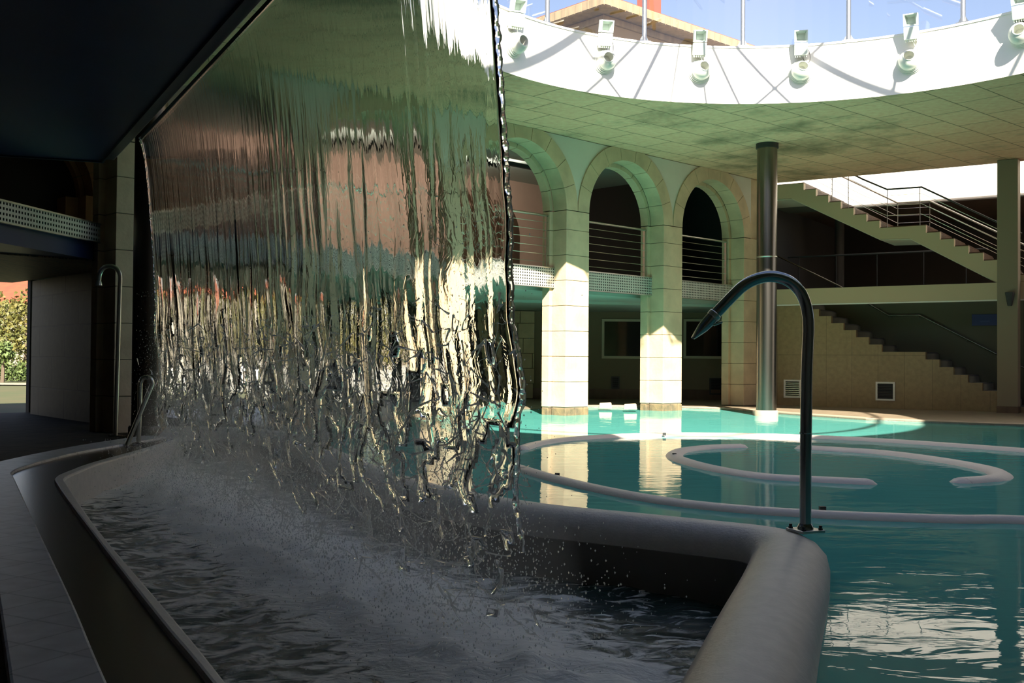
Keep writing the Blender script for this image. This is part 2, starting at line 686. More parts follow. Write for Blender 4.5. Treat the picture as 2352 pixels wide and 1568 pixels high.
angs = sorted(set([2 * PI * k / 128 for k in range(128)] + [math.atan2(p.y - OC.y, p.x - OC.x) % (2 * PI) for p in outer]))
na = len(angs)
mb = MB()
inn = [rim(a, OR) for a in angs]
out_ = [ray_poly(OC, a, outer) for a in angs]
for zz in (ZS, ZS + .45):
    mb.v += [p + V((0, 0, zz)) for p in inn] + [p + V((0, 0, zz)) for p in out_]
for i in range(na):
    j = (i + 1) % na
    mb.f.append([i, j, na + j, na + i])
    k = 2 * na
    mb.f.append([k + i, k + na + i, k + na + j, k + j])
    mb.f.append([na + i, na + j, k + na + j, k + na + i])
struct(mb, 'ceiling', M_conc)

# ---- white parapet drum
mb = MB()
segs = 128
prof = [(OR, ZS - .012), (OR, 6.63), (OR - .015, 6.63), (OR - .015, 6.665), (OR + .2, 6.665), (OR + .2, ZS + .2)]
for k in range(segs):
    a = 2 * PI * k / segs
    for r, z in prof:
        mb.v.append(rim(a, r, z + (rim_top(a) if z > 6.5 else 0)))
np_ = len(prof)
for k in range(segs):
    j = (k + 1) % segs
    for i in range(np_ - 1):
        mb.f.append([k * np_ + i, k * np_ + i + 1, j * np_ + i + 1, j * np_ + i])
struct(mb, 'wall_parapet', M_white, smooth=True)
mb = MB()
for k in range(128):
    for r, z in ((OR + .06, 6.665), (OR + .06, 6.68), (OR + .24, 6.68), (OR + .24, 6.665)):
        mb.v.append(rim(2 * PI * k / 128, r, z + rim_top(2 * PI * k / 128)))
for k in range(128):
    j = (k + 1) % 128
    for i in range(3):
        mb.f.append([k * 4 + i, k * 4 + i + 1, j * 4 + i + 1, j * 4 + i])
struct(mb, 'trim_coping', M_coping)

# ---- outer hall walls (behind and beside the camera)
mb = MB()
mb.box(-13, 22, -5.2, -5, -1.5, ZS)
struct(mb, 'wall_behind', M_hall)
mb = MB()
mb.box(-13.2, -13, -5, 13, -1.5, ZS)
struct(mb, 'wall_left', M_hall)
mb = MB()
mb.box(17.4, 17.6, -5, 14.5, -1.5, ZS)
struct(mb, 'wall_right', M_hall)
flat_poly('ground_right', [(17.7, -60), (120, -60), (120, 20.9), (22.3, 20.9)], -.06, M_path)

# ---- pool outline
BW = [(-4.75, 13.75), (-4.1, 13.95), (-3.3, 13.6), (-2.5, 12.4), (-1.6, 10.0), (-.75, 8.0), (.05, 6.87), (.82, 6.31), (1.56, 5.80)]   # centre line of the back basin wall
LEG = [(1.56, 5.80), (1.29, 4.95), (1.0, 4.1), (.717, 3.25), (.46, 2.5), (.22, 1.75), (-.02, 1.1)]
PB = [(-3.9, 14.3), (-3.4, 15.6), (-2.3, 18.6), (-.6, 22.4), (1.0, 24.3), (2.3, 24.95), (3.7, 24.9), (4.9, 24.3), (5.75, 22.3), (6.86, 20.25), (8.35, 19.1), (9.3, 18.55), (14, 15), (17, 10), (17, -4.9), (-.6, -4.9)]
pool = PB + [(-.3, .9)] + LEG[::-1] + BW[::-1][1:-1]
flat_poly('pool_water', pool, 0., M_water)
flat_poly('floor_pool', [(p[0], p[1]) for p in pool], -1.15, M_pooltile)
mb = MB()      # pool sides
for i in range(len(PB) - 1):
    a, b = V((*PB[i], 0)), V((*PB[i + 1], 0))
    mb.add([a + V((0, 0, -1.2)), b + V((0, 0, -1.2)), b + V((0, 0, .02)), a + V((0, 0, .02))], [[0, 1, 2, 3]])
struct(mb, 'wall_pool_side', M_pooltile)
# ---- decks
back_deck = [(-3.9, 14.3), (-3.4, 15.6), (-2.3, 18.6), (-.6, 22.4), (1.0, 24.3), (2.3, 24.95), (3.7, 24.9), (4.9, 24.3), (5.75, 22.3), (6.86, 20.25), (8.35, 19.1), (9.3, 18.55), (14, 15), (17, 10), (17, -4.9), (22, -4.9), (22, 33), (-16, 33), (-16, 14.0)]
gt = GAR(-14, .15, 0), GAR(4, .15, 0)
back_deck = back_deck[:-2] + [(6.5, 33), (gt[1].x, gt[1].y + .2), (gt[0].x, gt[0].y)] + [(-13, 12.5), (-9, 13.9)]
flat_poly('floor', back_deck, .03, M_deck, thick=.3)
mb = MB()     # pale coping line round the pool edge
for i in range(4, 12):
    a, b = V((*PB[i], 0)), V((*PB[i + 1], 0))
    t = (b - a).normalized()
    nrm = V((-t.y, t.x, 0))
    mb.obox(a + V((0, 0, .0)), b - a, nrm * .32, (0, 0, .045))
struct(mb, 'trim_pool_edge', M_coping)

# ---- left side: dark deck, white kerb, brown gutter
ow = [az(x, y, .1) for x, y in [(20, 1568), (0, 1450)]]
outer_w = [(-.5, 1.25), (-1.56, 3.28), (-2.2, 4.5), (-3.3, 6.6), (-4.55, 8.6), (-4.86, 9.4), (-4.95, 10.2), (-4.98, 11.2), (-4.95, 12.2), (-4.80, 13.4)]
outer_b = [(-.16, 1.25), (-1.25, 3.28), (-1.84, 4.41), (-2.82, 6.25), (-4.1, 8.66), (-4.38, 9.2), (-4.52, 9.8), (-4.62, 11.0), (-4.55, 12.0), (-4.42, 13.4)]
inner_b = [(.15, 1.25), (-.93, 3.29), (-1.40, 4.15), (-2.53, 6.27), (-3.57, 8.25), (-3.84, 8.84), (-3.95, 9.4), (-4.04, 10.14), (-4.10, 11.57), (-4.22, 13.4)]
inner_f = [(.18, 1.25), (-.88, 3.31), (-1.35, 4.2), (-2.48, 6.3), (-3.50, 8.3), (-3.77, 8.87), (-3.88, 9.42), (-3.98, 10.14), (-4.04, 11.57), (-4.16, 13.4)]
ow_s, ob_s, ib_s, if_s = [smooth_path([(*p, 0) for p in L], 6) for L in (outer_w, outer_b, inner_b, inner_f)]


def strip(A, B, za, zb, name, m, thick=.3, bevel=0.):
    mb = MB()
    n = len(A)
    for q, z in ((A, za), (B, zb), (B, zb - thick), (A, za - thick)):
        mb.v += [p + V((0, 0, z)) for p in q]
    for i in range(n - 1):
        for k in range(4):
            l = (k + 1) % 4
            mb.f.append([k * n + i, k * n + i + 1, l * n + i + 1, l * n + i])
    mb.f.append([0, n, 2 * n, 3 * n])
    mb.f.append([n - 1, 2 * n - 1, 3 * n - 1, 4 * n - 1])
    return mb


o = tag(strip(ow_s, ob_s, .10, .10, '', None).build('pool_kerb', M_curbw, bevel=.012), 'broad white tiled kerb sweeping round the left side of the basin', 'kerb')
o = tag(strip(ob_s, ib_s, .075, .075, '', None).build('overflow_gutter', M_curbb), 'wet dark brown gutter strip curving between the white kerb and basin', 'gutter')
o = tag(strip(ib_s, if_s, .105, .085, '', None, thick=.75).build('basin_lip', M_basinwall, bevel=.015), 'white inner lip of the basin beside the brown gutter', 'lip')
ldeck = [(p.x, p.y) for p in ow_s] + [(-4.75, 13.6), (-3.9, 14.3), (-9, 13.9), (-13, 12.5), (-13, -5), (-.6, -5), (-.45, 1.2)]
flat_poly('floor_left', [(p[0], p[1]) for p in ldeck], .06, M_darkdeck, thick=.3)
# dark tiles run on under the gallery on the left
gl = [ARC(-11.5, -.6, 0), ARC(-7.6, -.6, 0), GAR(-7.6, -.05, 0), GAR(-12.5, -.05, 0)]
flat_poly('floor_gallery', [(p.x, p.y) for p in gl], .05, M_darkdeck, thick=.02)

# ---- near basin: floor and churned water
basin = [(p.x, p.y) for p in if_s] + BW[1:] + LEG[1:]
flat_poly('floor_basin', basin, -.9, M_pooltile)


def inside(x, y, poly):
    c = False
    j = len(poly) - 1
    for i in range(len(poly)):
        xi, yi = poly[i]
        xj, yj = poly[j]
        if (yi > y) != (yj > y) and x < (xj - xi) * (y - yi) / (yj - yi) + xi:
            c = not c
        j = i
    return c


LIP0 = az(318, 317, 3.5)       # far end of the falling sheet, on the canopy lip
_a, _b = az(262, 372, 3.5), az(602, 3, 3.5)
LD = (_b - _a)
LD.z = 0
LD.normalize()
LN = V((-LD.y, LD.x, 0))       # the way the water is thrown
if LN.x < 0:
    LN = -LN
LLEN = 8.0
for _ in range(60):            # length at which the near edge stands where the photo shows it
    q = LIP0 + LD * LLEN
    if (q.x + .13) / (q.y + .07) < (1083 - 1176) / 2400 - .006:
        LLEN += .02
LIP0.z = 3.5
THROW = .30
DROP = 3.5 - ZW


def sheet_pt(u, h, off=0.):
    """point u metres along the lip and h metres below it"""
    d = THROW * math.sqrt(max(h, 0) / DROP)
    return LIP0 + LD * u + LN * (d + off) + V((0, 0, -h))


FOOT0, FOOT1 = sheet_pt(0, DROP), sheet_pt(LLEN, DROP)


def foot_dist(x, y):
    e = FOOT1 - FOOT0
    q = V((x, y, 0)) - V((FOOT0.x, FOOT0.y, 0))
    t = q.dot(e) / e.length_squared
    s = q.dot(LN)
    return t, s


def poly_dist(x, y, pts):
    b = 9
    for i in range(len(pts) - 1):
        a, c = V(pts[i]), V(pts[i + 1])
        e = c - a
        t = min(1, max(0, (V((x, y)) - a).dot(e) / e.length_squared))
        b = min(b, (a + e * t - V((x, y))).length)
    return b


st = .05
nx, ny = int(6.6 / st), int(13.2 / st)
mb = MB()
idx = {}
foam = []
ifl = [(p.x, p.y) for p in if_s]
bas_x = [(p.x - .03, p.y) for p in ib_s] + BW[1:] + LEG[1:]


def bv(i, j):
    if (i, j) in idx:
        return idx[(i, j)]
    x, y = -4.7 + i * st, 1.0 + j * st
    t, s = foot_dist(x, y)
    k = math.exp(-(s / .42) ** 2) if -.05 < t < 1.12 else math.exp(-(s / .42) ** 2) * math.exp(-((min(abs(t), abs(t - 1)) * 8) ** 2))
    far = math.exp(-max(0, -s - .2) / 1.1) if s < 0 else math.exp(-s / .8)
    z = ZW + (noise.noise(V((x * 2.2, y * 2.2, 0))) * .028 + noise.noise(V((x * 5.5, y * 4.5, 3))) * .018 + noise.noise(V((x * 11, y * 9, 7))) * .008) + k * .05 * (1 + noise.noise(V((x * 6, y * 6, 1))))
    e = poly_dist(x, y, ifl)
    f = .42 * k + .16 * far - .02 + .16 * math.exp(-(e / .17) ** 2) * (.6 + .8 * noise.noise(V((x * 1.4, y * 1.4, 5))))
    foam.append(f)
    idx[(i, j)] = len(mb.v)
    mb.v.append(V((x, y, z)))
    return idx[(i, j)]


for i in range(nx):
    for j in range(ny):
        if inside(-4.7 + (i + .5) * st, 1 + (j + .5) * st, bas_x):
            mb.f.append([bv(i, j), bv(i + 1, j), bv(i + 1, j + 1), bv(i, j + 1)])
o = mb.build('basin_water', M_basin, smooth=True)
o['kind'] = 'stuff'
tag(o, 'churning dark green water with white foam filling the near basin', 'water')
at = o.data.attributes.new('foam', 'FLOAT', 'POINT')
at.data.foreach_set('value', foam)

# ---- rounded white basin wall (one continuous body)


def wall_profile(w, top, bot, rc):
    """half-round topped wall cross-section: list of (offset, z)"""
    p = [(-w, bot)]
    for k in range(9):
        a = PI - PI * k / 8
        p.append((w * math.cos(a), top - rc + rc * math.sin(a)))
    p.append((w, bot))
    return p


def sweep(path, prof, closed=False, miter=True):
    mb = MB()
    n = len(path)
    k = len(prof)
    for i in range(n):
        t0 = (path[i] - path[i - 1]).normalized() if (i > 0 or closed) else None
        t1 = (path[(i + 1) % n] - path[i]).normalized() if (i < n - 1 or closed) else None
        t = t1 if t0 is None else t0 if t1 is None else (t0 + t1).normalized()
        nn = V((-t.y, t.x, 0))
        sc_ = 1.
        if t0 is not None and t1 is not None:
            cs = max(.35, V((-t1.y, t1.x, 0)).dot(nn))
            sc_ = min(1 / cs, 1.5)
        for off, z in prof:
            mb.v.append(path[i] + nn * off * sc_ + V((0, 0, z)))
    for i in range(n if closed else n - 1):
        j = (i + 1) % n
        for a in range(k - 1):
            mb.f.append([i * k + a, i * k + a + 1, j * k + a + 1, j * k + a])
    if not closed:
        mb.f.append(list(range(k)))
        mb.f.append([(n - 1) * k + a for a in range(k)][::-1])
    return mb


def round_corner(path, rad=.22, steps=6):
    return path


bwp = smooth_path([(*p, 0) for p in BW], 5)
legp = [V((*p, 0)) for p in LEG]
# round the outer corner a little
c0 = bwp[-1]
cut_a, cut_b = bwp[-3], legp[0] + (legp[1] - legp[0]) * .35
corner = []
for k in range(9):
    t = k / 8
    corner.append(cut_a * (1 - t) ** 2 + c0 * 2 * t * (1 - t) + cut_b * t * t)
full = bwp[:-3] + corner + smooth_path([cut_b] + legp[1:], 5)[1:]
o = sweep(full, wall_profile(.205, .2, -1.1, .16)).build('basin_wall', M_basinwall, smooth=True)
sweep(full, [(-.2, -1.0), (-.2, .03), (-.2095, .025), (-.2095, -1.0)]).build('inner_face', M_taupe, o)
tag(o, 'thick white round-topped wall dividing the foaming basin from the blue-green pool', 'wall')
o = sweep([p + V((.33, .02, 0)) for p in smooth_path([(*p, 0) for p in LEG], 4)], [(-.14, -1.1), (-.14, -.16), (.1, -.16), (.13, -.19), (.13, -1.1)]).build('underwater_step', M_pooltile)
tag(o, 'narrow submerged ledge along the outside of the near wall', 'ledge')

# ================================================================== ARCADE
RO, RI, R2 = 1.6, 1.255, 1.16      # outer ring, front opening, inner order
ZA = 4.165                         # springing
D1, D2 = .38, .58                  # depth of the two orders
SP = 3.2


def ring_pt(fr, tc, a, r, dn, z0=ZA):
    if r > RI + .01 and math.sin(a) > 0:
        r = min(r, (ZS - .005 - z0) / max(math.sin(a), 1e-3))
    return fr(tc + r * math.cos(a), dn, z0 + r * math.sin(a))


def arch_block(mb, fr, tc, a0, a1, r0, r1, d0, d1, n=4):
    base = len(mb.v)
    for k in range(n + 1):
        a = a0 + (a1 - a0) * k / n
        for r, dn in ((r0, d0), (r1, d0), (r1, d1), (r0, d1)):
            mb.v.append(ring_pt(fr, tc, a, r, dn))
    for k in range(n):
        for q in range(4):
            w = (q + 1) % 4
            mb.f.append([base + k * 4 + q, base + k * 4 + w, base + (k + 1) * 4 + w, base + (k + 1) * 4 + q])
    mb.f.append([base, base + 3, base + 2, base + 1])
    e = base + n * 4
    mb.f.append([e, e + 1, e + 2, e + 3])


def stone_arch(fr, tc, label, gap=.012, m=None):
    m = m or M_stone
    c = fr(tc, 0, ZA)
    t = thing('stone_arch', label, 'arch', c, 'stone arches of the gallery')
    nb = 9
    mo, mi, mm = MB(), MB(), MB()
    for k in range(nb):
        a0, a1 = PI * k / nb, PI * (k + 1) / nb
        arch_block(mo, fr, tc, a0 + gap / RO / 2 * 1.0, a1 - gap / RO / 2, RI, RO - .006, 0, D1 - .01)
        arch_block(mi, fr, tc, a0 + gap / R2 / 2, a1 - gap / R2 / 2, R2, RI - .001, D1, D2)
    arch_block(mm, fr, tc, 0.001, PI - .001, RI + .008, RO - .02, .01, D1 - .012, 40)
    arch_block(mm, fr, tc, 0.001, PI - .001, R2 + .008, RI - .012, D1 + .01, D2 - .01, 40)
    mo.build('outer_ring', m, t)
    mi.build('inner_ring', m, t)
    mm.build('mortar_joints', M_mortar, t)
    return t


def stone_pier(fr, tc, label, zb, base=True, gap=.010, top=ZA):
    """pier of coursed blocks: narrow front order, wider inner order behind"""
    t = thing('stone_pier', label, 'pier', fr(tc, .4, zb), 'stone piers of the arcade')
    sh = MB()
    cr = MB()
    w1, w2 = SP / 2 - RI, SP / 2 - R2
    z = zb + (.42 if base else .02)
    if base:
        bs = MB()
        for (ta, tb_) in ((-w1 - .01, -.06), (-.05, .2), (.21, w1 + .01)):
            bs.obox(fr(tc + ta, -.012, zb), fr.d * (tb_ - ta), fr.n * (D1 + .02), (0, 0, .40))
        bs.obox(fr(tc - w2, D1 + .02, zb), fr.d * 2 * w2, fr.n * (D2 - D1 - .02), (0, 0, .40))
        bs.build('base_course', M_stoneb, t, bevel=.02)
    hs = .515
    while z < top - .02:
        z1 = min(z + hs, top)
        if top - z1 < .2:
            z1 = top
        sh.obox(fr(tc - w1, 0, z), fr.d * 2 * w1, fr.n * D1, (0, 0, z1 - z - gap))
        sh.obox(fr(tc - w2, D1, z), fr.d * 2 * w2, fr.n * (D2 - D1), (0, 0, z1 - z - gap))
        z = z1
    z0 = zb + (.40 if base else 0)
    cr.obox(fr(tc - w1 + .012, .012, z0), fr.d * 2 * (w1 - .012), fr.n * (D1 - .02), (0, 0, top - z0 - .012))
    cr.obox(fr(tc - w2 + .012, D1 + .012, z0), fr.d * 2 * (w2 - .012), fr.n * (D2 - D1 - .024), (0, 0, top - z0 - .012))
    sh.build('shaft', M_stone, t, bevel=.006)
    cr.build('mortar_joints', M_mortar, t)
    return t


PC = [-.365 + SP * k for k in range(-4, 3)]       # pier centres; index 4 is the sunlit one right of the falling water
pier_lab = {
    -3: 'stone pier standing in shade behind the round bronze column',
    -2: 'greenish shaded stone pier seen through the middle of the falling water',
    -1: 'sunlit stone pier seen through the right edge of the falling water',
    0: 'sunlit stone pier rising from the water on rough brown base blocks',
    1: 'narrower-looking sunlit stone pier with an orange stain, second right of the falling water',
    2: 'warm shaded stone pier directly left of the tall steel column',
}
for k in range(-3, 3):
    tc = -.365 + SP * k + (.32 if k == -3 else 0)
    zb = {-3: .03, -2: .03, -1: -.25, 0: -.25, 1: -.25, 2: .03}[k]
    stone_pier(ARC, tc, pier_lab[k], zb, base=k in (-1, 0, 1))
arch_lab = {
    -3: 'dim stone arch seen through the far left part of the falling water',
    -2: 'stone arch seen through the middle of the falling water',
    -1: 'wide stone arch at the right edge of the falling water, pink wall behind',
    0: 'middle stone arch with a mottled right side, dark inside',
    1: 'narrow-looking stone arch beside the steel column, dark inside',
}
for k in range(-3, 2):
    stone_arch(ARC, -.365 + SP * k + SP / 2, arch_lab[k])

# spandrel wall above the arches


def arch_wall(fr, t0, t1, centers, name, m, ztop=ZS - .01, d0=.03, d1=D2 - .03):
    mb = MB()
    n = int((t1 - t0) / .05)
    base = []
    for i in range(n + 1):
        t = t0 + (t1 - t0) * i / n
        z = ZA
        for c in centers:
            x = abs(t - c)
            if x < RO - .02:
                z = max(z, ZA + math.sqrt(max(0, (RO - .02) ** 2 - x * x)) - .01)
        z = min(z, ztop - .01)
        base.append((t, z))
    for t, z in base:
        mb.v += [fr(t, d0, z), fr(t, d0, ztop), fr(t, d1, z), fr(t, d1, ztop)]
    for i in range(n):
        a, b = i * 4, i * 4 + 4
        mb.f += [[a, b, b + 1, a + 1], [a + 2, a + 3, b + 3, b + 2], [a, a + 2, b + 2, b]]
    struct(mb, name, m)


arch_wall(ARC, -.365 - 3 * SP - .34, -.365 + 2 * SP + .0, [-.365 + SP * k + SP / 2 for k in range(-3, 2)], 'wall_arcade', M_plaster)
# wall that closes the arcade on the right, up to the stair
mb = MB()
e0, e1 = ARC(-.365 + 2 * SP + .0, .0, 0), ARC(-.365 + 2 * SP + 1.05, 0, 0)
mb.obox(ARC(-.365 + 2 * SP, .04, ZA), ARC.d * .75, ARC.n * .7, (0, 0, ZS - ZA - .01))
mb.obox(ARC(-.365 + 2 * SP + .36, .08, 0), ARC.d * .4, ARC.n * .7, (0, 0, ZS - .01))
struct(mb, 'wall_arcade_end', M_stone)

# ---- gallery floor slab, soffit, back walls
gp = [ARC(-15, .82, 0), ARC(6.35, .82, 0), ARC(6.35, 6.2, 0), ARC(-15, 6.2, 0)]
mb = MB()
mb.prism([p + V((0, 0, 2.56)) for p in gp], (0, 0, ZB - 2.56))
struct(mb, 'floor_gallery_slab', M_soffit)
gp2 = [ARC(-15, .9, 0), ARC(6.4, .9, 0), ARC(6.4, 6.4, 0), ARC(-15, 6.4, 0)]
mb = MB()
mb.prism([p + V((0, 0, ZS)) for p in gp2], (0, 0, .45))
struct(mb, 'ceiling_gallery', M_soffit)
mb = MB()      # slatted soffit on the far left
sl = [ARC(-15, .5, 0), ARC(-9.3, .5, 0), ARC(-9.3, 6.1, 0), ARC(-15, 6.1, 0)]
mb.prism([p + V((0, 0, 2.48)) for p in sl], (0, 0, .07))
struct(mb, 'ceiling_slatted', M_slat)
# upper back wall of the gallery, pink above brown arched panels
GB = 4.6
mb = MB()
mb.obox(ARC(-7.4, GB, ZB), ARC.d * 12.0, ARC.n * .2, (0, 0, ZS - ZB))
struct(mb, 'wall_gallery_back', M_pink)
mb = MB()
mb.obox(ARC(4.65, 1.5, ZB), ARC.d * .15, ARC.n * (GB - 1.2), (0, 0, ZS - ZB))
struct(mb, 'wall_gallery_cross', M_dark)
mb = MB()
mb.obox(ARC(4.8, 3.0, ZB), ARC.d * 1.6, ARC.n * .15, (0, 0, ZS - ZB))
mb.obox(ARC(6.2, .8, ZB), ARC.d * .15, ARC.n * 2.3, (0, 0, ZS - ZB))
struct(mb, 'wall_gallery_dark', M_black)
gl_lab = ['brown arched timber panel on the pink wall, right of the falling water',
          'brown arched timber panel on the pink wall, seen through the falling water']
for i, tc in enumerate((ARC.at(1108, 440, GB)[0], -5.6)):
    mb = MB()
    P = [ARC(tc - 1.25, GB - .06, ZB), ARC(tc + 1.25, GB - .06, ZB)]
    for k in range(25):
        a = PI * k / 24
        P.append(ARC(tc + 1.25 * math.cos(a), GB - .06, ZB + 1.25 + 1.08 * math.sin(a)))
    mb.prism(P, ARC.n * .05)
    tag(mb.build('arched_panel', M_brown), gl_lab[i], 'panel', 'arched panels on the gallery wall')

lq = ARC.at(1168, 371, 2.4)
for i, (ta, lb) in enumerate(((lq[0] - .8, 'dark linear ceiling lamp in the gallery behind the arch right of the falling water'), (-4.9, 'dark linear ceiling lamp in the gallery, seen through the falling water'))):  # second lamp is an addition that helps light the pink wall
    c = ARC(ta + .8, 2.4, min(lq[1], ZS - .2) if i == 0 else ZS - .35)
    t = thing('gallery_lamp', lb, 'lamp', c, 'linear lamps in the gallery')
    MB().obox(c - ARC.d * .85 - ARC.n * .05, ARC.d * 1.7, ARC.n * .1, (0, 0, .09)).build('housing', M_drain, t, bevel=.01)
    for sg in (-1, 1):
        MB().tube([c + ARC.d * .7 * sg + V((0, 0, .08)), c + ARC.d * .7 * sg + V((0, 0, ZS - c.z - .005))], .012, 8).build('hanger', M_drain, t)
    al = bpy.data.lights.new('gallery_lamp_light', 'AREA')  # glow added to brighten the pink gallery wall
    al.shape = 'RECTANGLE'
    al.size, al.size_y = 1.5, .08
    al.energy = 9
    al.color = (1, .86, .74)
    lo = bpy.data.objects.new('gallery_lamp_light', al)
    col.objects.link(lo)
    lo.parent = t
    lo.location = ARC.n * .06 + V((0, 0, .045))
    lo.rotation_euler = Matrix((ARC.d, V((0, 0, 1)), -(ARC.n * .9 + V((0, 0, -.436))).normalized())).transposed().to_euler()

# ---- garden wall with openings under the gallery, left half
ops = []
for xa, xb in ((-70, 68), (386, 470), (540, 642), (826, 905)):
    ops.append((GAR.at(xa, 800)[0], GAR.at(xb, 800)[0]))
tl = -18.0
edges = [tl]
for a, b in ops:
    edges += [a, b]
edges.append(GAR.at(1150, 800)[0])
for i in range(0, len(edges), 2):
    mb = MB()
    mb.obox(GAR(edges[i], 0, 0), GAR.d * (edges[i + 1] - edges[i]), GAR.n * .15, (0, 0, 2.56))
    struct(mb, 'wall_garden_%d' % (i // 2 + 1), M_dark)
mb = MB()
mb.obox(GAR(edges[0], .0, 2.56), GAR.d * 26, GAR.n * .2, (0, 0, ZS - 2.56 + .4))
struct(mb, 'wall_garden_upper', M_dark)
mb = MB()
e_ = GAR(edges[-1], 0, 0)
# ---- wall with two dark windows under the gallery, right half
YW = 29.6
xa_, xb_ = ay(1150, 800, YW).x, 6.9
mb = MB()
mb.obox((e_.x - .3, e_.y, 0), V((xa_, YW, 0)) - V((e_.x - .3, e_.y, 0)), (.1, .15, 0), (0, 0, 2.56))
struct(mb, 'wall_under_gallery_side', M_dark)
mb = MB()
mb.box(xa_, xb_, YW, YW + .2, 0, 2.56)
struct(mb, 'wall_under_gallery', M_wall_g)
mb = MB()
mb.box(xa_, xb_, YW - .03, YW, 0, .32)
struct(mb, 'baseboard_under_gallery', M_brown)
mb = MB()
mb.prism([ARC(-3.5, 6.1, 2.5), ARC(6.4, .9, 2.5), V((7, YW + .3, 2.5)), V((-1, YW + .3, 2.5))], (0, 0, .06))
struct(mb, 'ceiling_under_gallery', M_soffit)
sw = ay(1160, 800, YW - .4).x, ay(1228, 800, YW - .4).x
mb = MB()
z = .05
rnd = random.Random(3)
while z < 2.3:
    h = .42
    x = sw[0]
    while x < sw[1] - .05:
        w = min(rnd.uniform(.3, .55), sw[1] - x)
        mb.box(x, x + w - .012, YW - .4, YW - .02, z, min(z + h - .012, 2.48))
        x += w
    z += h
tag(mb.build('stone_block_wall', M_stone, bevel=.008), 'short dim stone block wall under the gallery, left of the sunlit pier', 'wall')


def framed_window(name, x0, x1, y0, y1):
    a, b = ay(x0, y1, YW - .05), ay(x1, y0, YW - .05)
    mb = MB()
    w = .07
    mb.box(a.x, b.x, YW - .06, YW - .005, a.z, a.z + w)
    mb.box(a.x, b.x, YW - .06, YW - .005, b.z - w, b.z)
    mb.box(a.x, a.x + w, YW - .06, YW - .005, a.z + w, b.z - w)
    mb.box(b.x - w, b.x, YW - .06, YW - .005, a.z + w, b.z - w)
    o = struct(mb, name, M_whitew)
    g = MB()
    g.box(a.x + w, b.x - w, YW - .03, YW - .006, a.z + w, b.z - w)
    g.build('window_pane', M_window, o)


framed_window('window_1', 1382, 1500, 733, 823)
framed_window('window_2', 1570, 1690, 733, 823)


def vent(x0, x1, y0, y1, fr, label, frame_m, slat_m, nsl=7, group='ventilation grilles'):
    """framed louvre set on a wall frame (fr) or on the plane y = YW"""
    if fr is None:
        P = lambda x, y, d: ay(x, y, YW) + V((0, -d, 0))
        A, Bq = ay(x0, y1, YW), ay(x1, y0, YW)
        ex, nrm = V((1, 0, 0)), V((0, -1, 0))
    else:
        ta, za = fr.at(x0, y1)
        tb_, zb_ = fr.at(x1, y0)
        A, Bq = fr(ta, 0, za), fr(tb_, 0, zb_)
        ex, nrm = fr.d, -fr.n
    W = (Bq - A).dot(ex)
    Hh = Bq.z - A.z
    t = thing('vent_grille', label, 'grille', A + ex * W / 2, group)
    f = .07 * Hh + .01
    mb = MB()
    up = V((0, 0, 1))
    q = A + nrm * .002
    mb.obox(q, ex * W, nrm * .035, up * f)
    mb.obox(q + up * (Hh - f), ex * W, nrm * .035, up * f)
    mb.obox(q + up * f, ex * f, nrm * .035, up * (Hh - 2 * f))
    mb.obox(q + up * f + ex * (W - f), ex * f, nrm * .035, up * (Hh - 2 * f))
    mb.build('frame', frame_m, t)
    m2 = MB()
    m2.obox(q + up * f + ex * f, ex * (W - 2 * f), nrm * .004, up * (Hh - 2 * f))
    m2.build('backing', M_black, t)
    for k in range(nsl):
        m3 = MB()
        zz = f + (Hh - 2 * f) * (k + .35) / nsl
        m3.obox(q + up * zz + ex * f + nrm * .006, ex * (W - 2 * f), nrm * .018 - up * .018, up * .012)
        m3.build('slat', slat_m, t)


vent(1404, 1423, 864, 893, None, 'small dark vent grille low on the wall between the two sunlit piers', M_drain, M_drain, 5, None)
vent(1629, 1658, 868, 906, None, 'small dark vent grille low on the wall under the right-hand window', M_drain, M_drain, 5, None)

q = az(1441, 722, 2.495)
t = thing('ceiling_light', 'small round flush ceiling light on the soffit above the left window', 'light', q)
MB().rev([(.30, 0), (.30, -.03), (.24, -.045)], q, (0, 0, 1), 24).build('trim_ring', M_whitew, t, smooth=True)
MB().rev([(.235, -.02), (.235, -.05), (.1, -.065)], q, (0, 0, 1), 24).build('diffuser', M_white, t, smooth=True)


